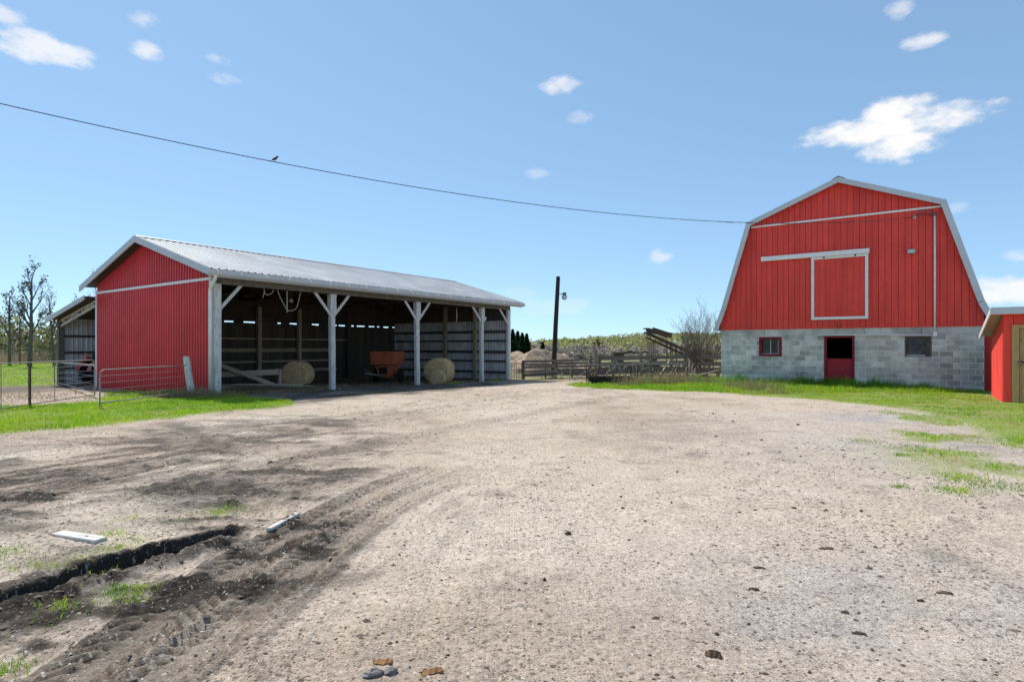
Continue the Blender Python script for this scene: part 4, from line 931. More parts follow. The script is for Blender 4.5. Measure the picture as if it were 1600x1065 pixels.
def bare_tree(x, y, height, seed, label, leaf=None, nleaf=0, r0=None, spread=.55, lev=3, first=.3, group=None, name='tree', cat='tree', leafsize=.12, spr=.11, up=.22, nb=(3, 5)):
    rnd = random.Random(seed); T = thing(name, label, cat, (x, y, hz(x, y)), 0, group)
    segs, tips = tree_skeleton(rnd, height, r0 or height * .016, lev, spread, first, nb, up)
    tr = MB(); br = MB()
    for pts, rs, lv in segs: (tr if lv == 0 else br).tube(pts, [max(r, .007) for r in rs], 7 if lv == 0 else (5 if lv == 1 else 3), cap=lv < 2)
    tr.build('trunk', BARK, T, smooth=True); C = link('crown', br.mesh('crown', BARK, True, fix=False), T)
    if nleaf:
        r = np.random.default_rng(seed); t = np.array([tuple(q) for q in tips]); k = r.integers(0, len(t), nleaf); p = t[k] + r.normal(0, spr, (nleaf, 3))
        col = np.array(leaf) * r.uniform(.6, 1.35, (nleaf, 1)); v, f, c = leafcards(p[:, 0], p[:, 1], p[:, 2], leafsize * r.uniform(.6, 1.4, nleaf), col, seed)
        link('foliage', np_mesh('foliage', v, f, c, LEAF), T)
    return T
YG = (.21, .25, .055); DG = (.09, .10, .05)
def far(px, d): return ((px - 800) / 900 * d, d)
def build_trees():
    LT = 'trees beyond the left lawn'
    x, y = far(15, 54); bare_tree(x, y, 6.6, 21, 'slim bare tree with sparse dark leaves at the outer end of the lawn row', DG, 380, lev=3, spread=.5, group=LT, r0=.14, leafsize=.15)
    x, y = far(46, 50); bare_tree(x, y, 7.8, 34, 'tallest tree on the lawn edge with clumps of dark leaves', DG, 800, lev=3, spread=.5, group=LT, r0=.20, leafsize=.16)
    x, y = far(31, 58); bare_tree(x, y, 5.6, 37, 'thin leaning bare sapling between the two taller lawn trees', DG, 160, lev=3, spread=.4, group=LT, r0=.09)
    x, y = far(85, 54); bare_tree(x, y, 6.4, 45, 'leafless forked tree standing beside the lean-to', YG, 120, lev=3, spread=.6, group=LT, r0=.13, first=.45)
    x, y = far(112, 62); bare_tree(x, y, 6.6, 52, 'pale leafless tree with wide branches behind the lean-to roof', YG, 90, lev=3, spread=.6, group=LT, r0=.13, first=.4)
    x, y = far(150, 66); bare_tree(x, y, 9.6, 58, 'tree with small dark buds showing above the shed eave', DG, 350, lev=3, spread=.5, group=LT, r0=.17)
    x, y = far(-60, 52); bare_tree(x, y, 7.2, 63, 'dark leaved tree at the field end of the lawn row', DG, 600, lev=3, spread=.5, group=LT, r0=.17, leafsize=.16)
    # the multi-stemmed shrub by the barn
    rnd = random.Random(5); bx, by = gp(1096, 590, -.05); T = thing('bare_shrub', 'bare many-stemmed grey shrub between the plank fence and barn corner', 'shrub', (bx, by, hz(bx, by)))
    st = MB(); bud = []
    for k in range(34):
        a = rnd.uniform(0, 6.283); lean = rnd.uniform(.05, .72); d = Vector((math.cos(a) * lean, math.sin(a) * lean * .8, 1)).normalized(); p = Vector((math.cos(a) * rnd.uniform(0, .22), math.sin(a) * rnd.uniform(0, .2), -.1)); ln = rnd.uniform(2.0, 3.1) * (1 - .2 * lean)
        def gr(p, d, ln, r, lv):
            pts = [p]; rs = [r]
            for i in range(6):
                d = (d + Vector((rnd.uniform(-1, 1), rnd.uniform(-1, 1), rnd.uniform(-.2, .7))) * .09).normalized(); p = p + d * ln / 6; pts.append(p); rs.append(max(.004, r * (1 - (i + 1) / 7)))
                if lv < 2 and i > 0:
                    for _ in range(3 if lv == 0 else 1):
                        if rnd.random() < .8:
                            ax = Vector((rnd.uniform(-1, 1), rnd.uniform(-1, 1), rnd.uniform(0, .6))).normalized(); gr(p, (d + ax * .75).normalized(), ln * rnd.uniform(.22, .42), rs[-1] * .6, lv + 1)
            st.tube(pts, rs, 5 if lv == 0 else 3, cap=False); bud.extend(pts[2:] if lv else pts[4:])
        gr(p, d, ln, rnd.uniform(.022, .038), 0)
    link('stems', st.mesh('stems', BARK, True, fix=False), T)
    r = np.random.default_rng(8); t = np.array([tuple(q) for q in bud]); k = r.integers(0, len(t), 1500); p = t[k] + r.normal(0, .05, (1500, 3))
    link('buds', np_mesh('buds', *leafcards(p[:, 0], p[:, 1], p[:, 2], .035 * r.uniform(.6, 1.4, 1500), np.array([.16, .13, .075]) * r.uniform(.6, 1.3, (1500, 1)), 8), LEAF), T)
    # spruces beyond the manure heap
    SPR = 'spruces beyond the manure heap'; labs = ('dark spruce closest to the shed corner', 'dark spruce with a rounded top, second from the shed corner', 'narrow pointed dark spruce in the middle of the clump', 'dark spruce nearest the leaning lamp pole', 'slender grey-green spruce standing alone between clump and pole', 'small dark spruce standing alone on the wooded slope')
    for k, (px, d, ht, wd) in enumerate(((801, 118, 6.5, 1.7), (809, 122, 6.4, 1.6), (816, 120, 5.9, 1.4), (823, 124, 6.0, 1.6), (848, 150, 5.6, 1.2), (908, 240, 7.5, 1.6))):
        x, y = far(px, d); T = thing('spruce', labs[k], 'tree', (x, y, hz(x, y)), 0, SPR); r = np.random.default_rng(400 + k); n = 1300
        MB().tube([(0, 0, -.3), (0, 0, ht * .6), (0, 0, ht)], [.16, .09, .02], 6).build('trunk', BARK, T)
        t = r.uniform(.06, 1, n) ** .85; tier = .55 + .45 * np.abs(np.sin(t * 17 + k + r.normal(0, .2, n))); rad = wd * 1.6 * (1 - t) ** 1.15 * tier * np.sqrt(r.uniform(.08, 1, n)) + .08; a = r.uniform(0, 6.28, n)
        c = np.array([.022, .040, .018]) * r.uniform(.6, 1.6, (n, 1)); v, f, cc = leafcards(rad * np.cos(a), rad * np.sin(a), t * ht - rad * .18, .62 * r.uniform(.6, 1.3, n), c, 400 + k); link('crown', np_mesh('crown', v, f, cc, LEAF), T)
    # the wooded hillside: one mass
    r = np.random.default_rng(90); parts = []
    def wood(n, xr, yr, hr, pal, seed, cards, cs, wide=.32, low=.25):
        q = np.random.default_rng(seed); x = q.uniform(*xr, n); y = q.uniform(*yr, n); h = q.uniform(*hr, n); z = hbase(x, y)
        pal = np.array(pal); col = pal[q.integers(0, len(pal), n)] * q.uniform(.75, 1.25, (n, 1))
        m = cards; X = np.repeat(x, m); Y = np.repeat(y, m); Z = np.repeat(z, m); H = np.repeat(h, m); g = q.normal(0, 1, (n * m, 3)); g /= np.linalg.norm(g, axis=1, keepdims=True); rr = q.uniform(.3, 1, n * m) ** .5
        px = X + g[:, 0] * rr * H * wide; py = Y + g[:, 1] * rr * H * wide; pz = Z + H * (low + (1 - low) * .5) + g[:, 2] * rr * H * (1 - low) * .5
        C = np.repeat(col, m, 0) * q.uniform(.7, 1.3, (n * m, 1)); parts.append(leafcards(px, py, pz, cs * q.uniform(.6, 1.4, n * m), C, seed))
        ns = n; i = np.arange(ns) * 3; w = .16   # trunks as thin three-sided poles
        V = np.stack([np.stack([x - w, y, z], -1), np.stack([x + w, y, z], -1), np.stack([x, y, z + h * .8], -1)], 1).reshape(-1, 3); F = np.stack([i, i + 1, i + 2], -1); parts.append((V, F, np.repeat(np.full((ns, 3), .15), 3, 0)))
    GREY = [(.30, .27, .25), (.25, .23, .215), (.33, .29, .26)]; BUD = [(.32, .33, .12), (.38, .37, .14), (.28, .30, .13), (.33, .30, .16)]
    wood(2200, (-420, 560), (300, 700), (9, 13), BUD, 501, 40, 2.0)
    wood(1300, (-300, 420), (200, 330), (6, 10), GREY + [BUD[2]], 502, 44, 1.5)
    wood(160, (-200, 300), (235, 420), (7, 11), [BUD[1]], 503, 50, 1.2)
    wood(30, (-250, 350), (240, 520), (8, 12), [(.03, .05, .025)], 504, 90, 1.2, .18, .02)
    joined('wooded_hillside', parts, LEAF, 'budding spring woodland covering the far hillside', 'woodland')
    # scrub beyond the left lawn
    parts.clear()
    wood(150, (-120, -42), (66, 90), (3.0, 5.6), [BUD[0], BUD[2], (.13, .15, .05), (.19, .165, .13)], 511, 130, .5, .42, .05)
    wood(40, (-110, -50), (80, 100), (5, 8.0), [(.055, .075, .03), BUD[2], (.17, .15, .12)], 512, 150, .55, .3, .1)
    q = np.random.default_rng(513); x = q.uniform(-110, -36, 9000); y = q.uniform(56, 68, 9000); parts.append(blades(x, y, hbase(x, y), q.uniform(.5, 1.5, 9000), .06, np.array([.36, .29, .20]) * q.uniform(.6, 1.2, (9000, 1)), .3, 513))
    joined('scrub', parts, LEAF, 'pale scrub and tall dead grass beyond the left lawn', 'scrub')
build_trees()
# ---------------------------------------------------------------- tube gates on the left
def V3(p, z): return Vector((p[0], p[1], z))
def tube_gate(name, label, A, B, z0, z1, r=.022, rails=(), bars=(), wires=(), mat_=GATE, legs=True, corner=.14, group=None):
    """A, B: ends on the ground (world xy); z0/z1 bottom and top above the ground at each end"""
    gA, gB = hz(*A), hz(*B); mid = ((A[0] + B[0]) / 2, (A[1] + B[1]) / 2); T = thing(name, label, 'gate', (mid[0], mid[1], hz(*mid)), 0, group)
    o = T.location.copy()
    def P(t, z): g = gA + (gB - gA) * t; return Vector((A[0] + (B[0] - A[0]) * t, A[1] + (B[1] - A[1]) * t, g + z)) - o
    ln = math.hypot(B[0] - A[0], B[1] - A[1]); c = corner / ln
    loop = [P(0, z0 + .02), P(0, z1 - corner)] + [P(c * (1 - math.cos(a)), z1 - corner + corner * math.sin(a)) for a in (R(30), R(60))] + [P(c, z1), P(1 - c, z1)] + [P(1 - c + c * math.sin(a), z1 - corner + corner * math.cos(a)) for a in (R(30), R(60))] + [P(1, z1 - corner), P(1, z0 + .02)]
    MB().tube(loop, r, 8).build('gate_frame', mat_, T, smooth=True)
    MB().tube([P(0, z0 + .03), P(1, z0 + .03)], r, 8).build('bottom_rail', mat_, T, smooth=True)
    for z in rails: MB().tube([P(.0, z), P(1, z)], r * .7, 6).build('rail', mat_, T, smooth=True)
    for t in bars: MB().tube([P(t, z0 + .03), P(t, z1)], r * .45, 6).build('upright', IRON_GREY, T, smooth=True)
    for z in wires: MB().tube([P(0, z), P(.5, z - .008), P(1, z)], .0035, 4).build('wire', GALV, T)
    if legs: MB().tube([P(0, -.1), P(0, z1 - .2)], r * 1.15, 8).build('leg', mat_, T, smooth=True)
    return T
def D(px, d): return ((px - 800) / 900 * d, d)
A1, B1 = D(-42, 12.9), D(148, 17.5)
tube_gate('tube_gate', 'long grey tube gate with wire mesh across the brown trampled ground', A1, B1, .05, 1.14, .016, (), (.18, .38, .60, .80), (.22, .36, .5, .66, .82, .98))
tube_gate('tube_gate', 'grey tube gate leaning in front of the red gable wall', D(156, 14.2), tuple((SO + E1 * -.62 + E2 * -.42)[:2]), .12, .97, .015, (), (.55,), (.30, .48, .65, .82))
tube_gate('tube_gate', 'thin grey tube gate across the mouth of the lean-to', B1, tuple((SO + E1 * -12.62 + E2 * -.25)[:2]), .12, .98, .02, (), (.5,), (.4, .65), legs=False)
p = D(47, 14.6); g = hz(*p); T = thing('steel_fence_post', 'dark steel post standing in the long tube gate', 'post', (p[0], p[1], g)); MB().tube([(0, 0, -.3), (0, 0, 1.08)], .024, 6).build('stake', IRON, T); MB().tube([(0, -.026, .55), (0, -.026, 1.0)], .012, 5).build('clip_rail', IRON_GREY, T)
def post(x, y, h, r, label, lean=(0, 0), m=WOOD, group=None, name='fence_post'):
    g = hz(x, y); T = MB(); rnd = random.Random(int(x * 100) + 7); pts = []; rs = []
    for i in range(6): t = i / 5; pts.append((lean[0] * t + rnd.uniform(-.008, .008), lean[1] * t + rnd.uniform(-.008, .008), -.25 + (h + .25) * t)); rs.append(r * (1.05 - .12 * t) * rnd.uniform(.96, 1.04))
    pts.append((lean[0] * 1.01, lean[1] * 1.01, h + .012)); rs.append(r * .62)
    return tag(T.tube(pts, rs, 9).build(name, m, None, (x, y, g), smooth=False), label, 'post', group)
q = SO + E1 * -.42 + E2 * -.42; post(q.x, q.y, 1.22, .105, 'thick weathered round post leaning beside the shed downpipe', (-.22, .02), WHITE_OLD)

# ---------------------------------------------------------------- wheels and machines
def wheel(parent, c, r, w, axis, rim_m, name='wheel', lugs=0):
    Wt = MB().lathe([(r * .55, -w * .38), (r * .8, -w * .5), (r * .95, -w * .46), (r, -w * .3), (r, w * .3), (r * .95, w * .46), (r * .8, w * .5), (r * .55, w * .38)], c, axis, 26).build(name, BLACK, parent, smooth=False)
    MB().lathe([(r * .12, -w * .3), (r * .5, -w * .12), (r * .56, -w * .36), (r * .57, w * .36), (r * .5, w * .12), (r * .12, w * .3)], c, axis, 22).build('rim', rim_m, Wt)
    if lugs:
        m = MB(); c = Vector(c)
        for k in range(lugs):
            for s in (-1, 1):
                a = 2 * math.pi * (k + (.5 if s > 0 else 0)) / lugs; b = a + .20
                d1 = Vector((0, math.cos(a), math.sin(a))); d2 = Vector((0, math.cos(b), math.sin(b)))
                m.bar(c + d1 * (r + .008) + Vector((s * w * .46, 0, 0)), c + d2 * (r + .010) + Vector((s * w * .03, 0, 0)), .035, .035, d1)
        m.build('tread_lugs', BLACK, Wt)
    return Wt
def build_tractor():
    O = SO + E1 * -11.15 + E2 * .95; g = hz(O.x, O.y)
    T = thing('tractor', 'red tractor parked nose-in under the lean-to, slow-vehicle triangle at the back', 'tractor', (O.x, O.y, g - .01), RZ)
    for s in (-1, 1): wheel(T, (s * .62, 0, .56), .56, .34, 'x', TRACTOR_RED, 'rear_wheel', 18); wheel(T, (s * .52, 2.0, .34), .34, .2, 'x', TRACTOR_RED, 'front_wheel')
    MB().tube([(-.5, 0, .56), (.5, 0, .56)], .11, 10).build('rear_axle', IRON, T); MB().box(-.2, .2, -.25, 1.2, .42, .82, .03).build('gearbox', IRON, T)
    MB().box(-.24, .24, .9, 2.35, .72, 1.28, .06).build('bonnet', TRACTOR_RED, T); MB().box(-.45, .45, 1.93, 2.07, .36, .46).build('front_axle', IRON, T)
    for s in (-1, 1):
        m = MB(); arc = [(s * .40, -.50 + .0, .62)]; pts = [(math.cos(R(a)) * .66, .56 + math.sin(R(a)) * .66) for a in range(20, 171, 15)]
        vs = []; fs = []
        for i, (yy, zz) in enumerate(pts): vs += [(s * .40, yy, zz), (s * .80, yy, zz), (s * .80, yy * .97, .56 + (zz - .56) * .97), (s * .40, yy * .97, .56 + (zz - .56) * .97)]
        for i in range(len(pts) - 1):
            for j in range(4): fs.append((4 * i + j, 4 * i + (j + 1) % 4, 4 * i + 4 + (j + 1) % 4, 4 * i + 4 + j))
        fs += [(0, 1, 2, 3), tuple(4 * (len(pts) - 1) + j for j in (3, 2, 1, 0))]
        MB().add(vs, fs).build('mudguard', TRACTOR_RED, T)
        MB().tube([(s * .28, -.2, .5), (s * .25, -.62, .40)], .025, 6).build('lift_arm', IRON, T); MB().lathe([(.06, 0), (.06, .05)], (s * .62, -.36, 1.16), 'y', 12).build('tail_lamp', SIGN_RED, T)
    MB().box(-.24, .24, -.15, .32, .90, 1.00, .03).build('seat', BLACK, T); MB().box(-.24, .24, -.22, -.14, .98, 1.36, .03).build('seat_back', BLACK, T)
    ring = [(.19 * math.cos(a), .62 + .08 * math.sin(a), 1.38 + .17 * math.sin(a)) for a in [i * math.pi / 8 for i in range(17)]]; sw = MB().tube(ring, .015, 6).build('steering_wheel', BLACK, T); MB().tube([(0, .64, 1.36), (0, .9, 1.2)], .02, 6).build('column', IRON, sw)
    MB().tube([(.1, 1.6, 1.25), (.1, 1.6, 1.85)], .03, 8).build('exhaust_pipe', IRON, T)
    x, z = -.33, 1.12; S = MB().prism([(x - .21, z), (x + .21, z), (x + .03, z + .34), (x - .03, z + .34)], -.46, -.452).build('warning_triangle', SIGN_RED, T)
    MB().prism([(x - .13, z + .045), (x + .13, z + .045), (x, z + .27)], -.466, -.461).build('triangle_face', SIGN_PINK, S); MB().bar((x, -.445, z + .1), (x, -.40, .95), .03, .02).build('bracket', IRON, S)
    MB().tube([(-.6, -.30, 1.2), (-.1, -.30, 1.2)], .02, 6).build('rear_rail', TRACTOR_RED, T)
build_tractor()

def build_spreader():
    O = SO + E1 * -3.4 + E2 * 10.4; g = hz(O.x, O.y)
    T = thing('orange_feed_wagon', 'rusty orange hopper wagon with square outlet parked deep in the shed', 'farm machine', (O.x, O.y, g), R(-8)); T.scale = (.80, .80, .90)
    def tier(w0, d0, z0, w1, d1, z1): return MB().add([(-w0, -d0, z0), (w0, -d0, z0), (w0, d0, z0), (-w0, d0, z0), (-w1, -d1, z1), (w1, -d1, z1), (w1, d1, z1), (-w1, d1, z1)], [(0, 3, 2, 1), (4, 5, 6, 7), (0, 1, 5, 4), (1, 2, 6, 5), (2, 3, 7, 6), (3, 0, 4, 7)])
    H = tier(.69, .95, .98, .72, 1.0, 1.66).build('hopper', ORANGE, T)
    for z in (1.0, 1.62): MB().box(-.735, .735, -1.02, -.985, z - .03, z + .03).build('hopper_band', ORANGE, H)
    tier(.36, .6, .30, .52, .75, .94).build('lower_bin', ORANGE, T); F = MB().box(-.27, .27, -.80, -.74, .46, .82).build('outlet', DARK, T)
    for x in (-.13, 0, .13): MB().bar((x, -.815, .46), (x, -.815, .82), .02, .012, (0, 1, 0)).build('grille_bar', IRON, F)
    for a, b, c, d in ((-.32, -.27, .42, .86), (.27, .32, .42, .86), (-.27, .27, .82, .86), (-.27, .27, .42, .46)): MB().box(a, b, -.83, -.73, c, d).build('outlet_frame', ORANGE, F)
    for s in (-1, 1): wheel(T, (s * .78, .1, .36), .36, .22, 'x', IRON_GREY)
    MB().tube([(-.7, .1, .36), (.7, .1, .36)], .04, 8).build('axle', IRON, T)
    MB().bar((-.1, -.6, .36), (-.9, -1.5, .52), .09, .09).build('drawbar', IRON_GREY, T); MB().bar((-.75, -1.33, -.02), (-.75, -1.33, .48), .06, .06).build('jack_stand', IRON, T); MB().bar((-.95, -1.35, .75), (-.55, -1.0, .38), .05, .05).build('crank', IRON_GREY, T)
build_spreader()

def hay_bale(name, label, x, y, r, w, rz, z=None, sag=.0, seed=1, group=None):
    """round bale lying on its curved side, axis along local y; spiral layers on the faces"""
    rnd = random.Random(seed); g = hz(x, y) if z is None else z; n = 36; vs = []; fs = []
    rings = [(r * .10, -w / 2 - .012), (r * .3, -w / 2 + .006), (r * .32, -w / 2 - .014), (r * .55, -w / 2 + .004), (r * .57, -w / 2 - .012), (r * .78, -w / 2 + .004), (r * .80, -w / 2 - .008), (r * .95, -w / 2 + .02), (r, -w / 2 + .08), (r * 1.005, 0), (r, w / 2 - .08), (r * .93, w / 2), (r * .1, w / 2)]
    for k, (rr, yy) in enumerate(rings):
        for i in range(n):
            a = 2 * math.pi * i / n; q = rr * (1 + rnd.uniform(-.02, .02) + .015 * math.sin(3 * a + seed)); z = r + q * math.sin(a); z = max(z, .02 * r) if k else z; flat = sag * max(0, 1 - z / r) * .25
            vs.append((q * math.cos(a) * (1 + flat), yy + rnd.uniform(-.012, .012), max(z, .05)))
    for k in range(len(rings) - 1):
        for i in range(n): fs.append((k * n + i, (k + 1) * n + i, (k + 1) * n + (i + 1) % n, k * n + (i + 1) % n))
    fs.append(tuple(range(n))); fs.append(tuple((len(rings) - 1) * n + i for i in range(n))[::-1])
    T = thing(name, label, 'hay bale', (x, y, g - .06), rz, group); MB().add(vs, fs).build('bale_body', HAY, T, smooth=False)
    q = np.random.default_rng(seed); m = 1500; a = q.uniform(0, 6.283, m); f = q.uniform(0, 1, m) < .5
    rad = np.where(f, r * np.sqrt(q.uniform(0, 1, m)), r * 1.0); px = rad * np.cos(a); pz = r + rad * np.sin(a); py = np.where(f, -w / 2 - .01, q.uniform(-w / 2, w / 2, m))
    k = pz > .05; px, py, pz, a, f = px[k], py[k], pz[k], a[k], f[k]; m = len(px); ln = q.uniform(.04, .13, m); t = np.stack([-np.sin(a), q.normal(0, .25, m), np.cos(a)], -1); t /= np.linalg.norm(t, axis=1, keepdims=True); nn = np.where(f[:, None], np.array([0, -1., 0]), np.stack([np.cos(a), a * 0, np.sin(a)], -1)); p0 = np.stack([px, py, pz], -1); p1 = p0 + t * ln[:, None] + nn * q.uniform(.005, .035, m)[:, None]; s = np.cross(t, nn) * .0035
    P = np.stack([p0 - s, p0 + s, p1], 1).reshape(-1, 3); F = np.arange(3 * m).reshape(-1, 3); C = np.repeat(np.array([.66, .53, .32]) * q.uniform(.55, 1.25, (m, 1)), 3, 0)
    o = link('loose_straw', np_mesh('loose_straw', P, F, C, STRAWM), T); o['kind'] = 'stuff'
    return T
b = SO + E1 * -2.9 + E2 * 5.0; hay_bale('hay_bale', 'tan round hay bale facing out from the first bay of the shed', b.x, b.y, .55, 1.2, R(6), seed=3)
b = SO + E1 * -.75 + E2 * 11.25; hay_bale('hay_bale', 'big weathered round hay bale behind the small unrolling one', b.x, b.y, .62, 1.2, R(-8), sag=.5, seed=5)
b = SO + E1 * -.05 + E2 * 10.35; hay_bale('hay_bale', 'small pale hay roll slumped against the big bale', b.x, b.y, .34, .6, R(-4), sag=1.2, seed=8)
def straw_litter():
    parts = []; q = np.random.default_rng(31)
    for (a, b_, sa, sb, n) in ((-1.3, 3.2, .8, 1.6, 2600), (-.1, 10.3, .5, .7, 900), (-2.6, 5.0, 1.2, 1.5, 1400), (-3, 9, 2, 4, 900)):
        u = a + q.normal(0, sa, n); v = b_ + q.normal(0, sb, n); k = (u > -8.5) & (v > .3) & (v < 15.5) & (u < .6); u, v = u[k], v[k]; x = SO.x + E1.x * u + E2.x * v; y = SO.y + E1.y * u + E2.y * v; m = len(x)
        c = np.array([.55, .43, .26]) * q.uniform(.5, 1.15, (m, 1)); parts.append(blades(x, y, gh(x, y) - .004, q.uniform(.02, .10, m), .012, c, 2.2, int(n + a)))
    joined('straw_litter', parts, STRAWM, 'trampled straw litter on the shed floor', 'straw')
straw_litter()
def build_lumber():
    O = SO + E1 * -2.0 + E2 * 1.1; g = hz(O.x, O.y)
    T = thing('broken_feed_rack', 'broken wooden rack of heavy boards lying inside the near shed corner', 'wooden rack', (O.x, O.y, g), RZ)
    for p, q, w, h in (((-1.5, .2, .52), (.3, 2.2, .62), .05, .2), ((-1.45, .3, .10), (.35, 2.4, .10), .14, .16), ((-.9, .6, .92), (.3, 2.1, .12), .06, .14), ((.3, 2.2, .64), (-.5, 2.5, .50), .05, .2), ((-1.5, .2, .02), (-1.5, .2, 1.05), .12, .12), ((.2, 2.35, .03), (.2, 2.35, .72), .1, .1), ((-.6, 1.0, .18), (1.1, 2.7, .14), .2, .06), ((-1.2, .9, .02), (.8, 3.4, .05), .3, .05)):
        MB().bar(p, q, w, h).build('board', WOOD_IN, T)
build_lumber()
def build_rope():
    O = SO + E2 * 2.5; T = thing('rope_and_pulley', 'pale rope loops and pulley hanging from the shed header', 'rope', (O.x, O.y, hz(O.x, O.y)), RZ)
    z = 3.5; MB().tube(spl([(-.1, -.25, z), (-.1, -.12, z - .28), (-.1, .1, z - .62), (-.1, .25, z - .68), (-.1, .5, z - .55), (-.1, .66, z)], 6), .016, 6).build('rope_loop', ROPE, T)
    MB().tube(spl([(-.1, -.75, z), (-.1, -.72, z - .14), (-.1, -.6, z - .18), (-.1, -.45, z - .1), (-.1, -.4, z)], 5), .016, 6).build('rope_loop', ROPE, T); MB().tube([(-.1, -.74, z - .1), (-.1, -.8, z - .3)], .014, 6).build('rope_end', ROPE, T)
    MB().tube([(-.1, .12, z), (-.1, .12, z - .75)], .022, 6).build('rope_fall', ROPE, T); MB().lathe([(.02, -.03), (.07, -.03), (.055, 0), (.07, .03), (.02, .03)], (-.1, .28, z - .33), 'x', 16).build('pulley', IRON_GREY, T); MB().tube([(-.1, .28, z), (-.1, .28, z - .28)], .01, 5).build('hook', IRON, T)
    O = SO + E2 * 11.7; T = thing('rope_end', 'single short rope hanging between the two last shed posts', 'rope', (O.x, O.y, hz(O.x, O.y)), RZ); MB().tube([(-.08, 0, 3.52), (-.07, .01, 3.2), (-.09, 0, 2.85)], [.012, .03, .012], 6).build('rope_fall', ROPE, T); MB().tube([(-.08, 0, 3.52), (-.08, .0, 3.56)], .02, 6).build('knot', ROPE, T)
build_rope()

# ---------------------------------------------------------------- fences, feeders and yard clutter between shed and barn
def board_fence(name, label, pts, heights, nb, bh, group=None, post_h=1.25, jitter=.03, seed=1, wood=WOOD, gap0=.12, pr=.075):
    rnd = random.Random(seed); o = V3(pts[0], hz(*pts[0])); T = thing(name, label, 'fence', o, 0, group)
    L = []
    for p in pts:
        g = hz(*p) - o.z; L.append(Vector((p[0] - o.x, p[1] - o.y, g))); MB().tube([(L[-1].x, L[-1].y, g - .25), (L[-1].x + rnd.uniform(-.03, .03), L[-1].y, g + post_h * rnd.uniform(.94, 1.08))], [pr * 1.1, pr], 8).build('post', wood, T)
    for a, b in zip(L[:-1], L[1:]):
        d = (b - a).normalized(); side = Vector((d.y, -d.x, 0)) * (pr + .02)
        if side.y > 0: side = -side
        for k in range(nb):
            z = gap0 + (heights - gap0 - bh / 2) * k / max(1, nb - 1) + bh / 2 * (k == 0); j = lambda: rnd.uniform(-jitter, jitter)
            MB().bar(a + side + Vector((0, 0, z + j())) - d * .08, b + side + Vector((0, 0, z + j())) + d * .08, .03, bh * rnd.uniform(.85, 1.1)).build('board', wood, T)
    return T
F0 = gp(818, 592, -.2); F1 = gp(868, 590, -.22); F2 = gp(937, 590, -.2)
board_fence('plank_gate_fence', 'low fence of weathered horizontal planks from the shed corner to the feeder', [F0, F1, F2], 1.02, 6, .125, post_h=1.08, seed=4, jitter=.05)
p = gp(806, 592, -.2); T = thing('rusty_panel', 'narrow rusty barred panel beside the shed end', 'panel', (p[0], p[1], hz(*p)))
for k in range(5): MB().tube([(-.22 + k * .13, 0, -.02), (-.22 + k * .13, 0, .92)], .014, 6).build('bar', IRON, T)
for z in (.12, .5, .9): MB().tube([(-.26, 0, z), (.36, 0, z)], .016, 6).build('rail', IRON, T)
for k, px in enumerate((852, 893)):
    p = gp(px, 591.3, -.2); T = thing('steel_stake', ('thin dark stake wired to the plank fence near the lamp pole', 'thin dark stake wired to the plank fence near the feeder')[k], 'stake', (p[0], p[1] - .25, hz(*p))); MB().tube([(0, 0, -.2), (0, 0, 1.08)], .017, 6).build('shaft', IRON, T); MB().bar((-.05, 0, .15), (.05, 0, .15), .015, .09).build('plate', IRON, T)
F3 = D(1002, 31.0); F4 = D(1070, 29.6); F5 = D(1135, 28.6)
board_fence('plank_fence', 'grey plank fence with wide top boards running to the barn side', [F2, D(958, 31.8), F3, F4, F5], 1.12, 4, .22, post_h=1.3, seed=9, gap0=.15, jitter=.05)
post(*D(931, 31.6), 1.55, .09, 'tall square-topped grey post rising above the plank fence', (0, 0), WOOD); post(*D(922, 32.4), 1.25, .08, 'shorter grey post paired with the tall fence post', (.03, 0), WOOD)
def feeder(name, label, x0, x1, y, h, tub, slant, seed, m=IRON):
    g = hz((x0 + x1) / 2, y); w = (x1 - x0) / 2; T = thing(name, label, 'feeder', ((x0 + x1) / 2, y, g), R(random.Random(seed).uniform(-3, 3))); dp = .55; rnd = random.Random(seed)
    if tub:
        n = 12; vs = []; fs = []
        prof = [(-w, .48), (-w * .985, .26), (-w * .9, .09), (-w * .75, .02), (w * .75, .02), (w * .9, .09), (w * .985, .26), (w, .48)]
        vs = [(x, -dp, z) for x, z in prof] + [(x, dp, z) for x, z in prof] + [(x * .97, -dp + .02, z + .03) for x, z in prof] + [(x * .97, dp - .02, z + .03) for x, z in prof]
        k = len(prof)
        for i in range(k - 1): fs += [(i, i + 1, k + i + 1, k + i), (2 * k + i, 3 * k + i, 3 * k + i + 1, 2 * k + i + 1)]
        zc = .30
        fs += [tuple(range(k)), tuple(range(2 * k - 1, k - 1, -1))]
        MB().add([(x, q, min(z, .30)) for (x, q, z) in vs], fs).build('tub', BLACK, T)
    for s in (-1, 1):
        MB().tube([(-w, s * dp, h), (w, s * dp, h)], .022, 7).build('top_rail', IRON_GREY, T); MB().tube([(-w, s * dp, .30), (w, s * dp, .30)], .018, 6).build('low_rail', m, T)
        for x in (-w, w): MB().tube([(x, s * dp, -.02), (x, s * dp, h + .02)], .025, 7).build('upright', m, T)
        nb = int(w * 2 / .24)
        for k in range(nb): x = -w + (k + .5) * 2 * w / nb; MB().tube([(x - slant, s * dp, .30), (x + slant, s * dp, h)], .018, 5).build('slanted_bar', m if rnd.random() < .6 else IRON_GREY, T)
    for x in (-w, w): MB().tube([(x, -dp, h), (x, dp, h)], .02, 6).build('end_rail', m, T)
    return T
feeder('cattle_feeder', 'black tub cattle feeder with slanted bars beside the fence end', D(919, 25.4)[0], D(990, 25.4)[0], 25.6, .82, True, .10, 3)
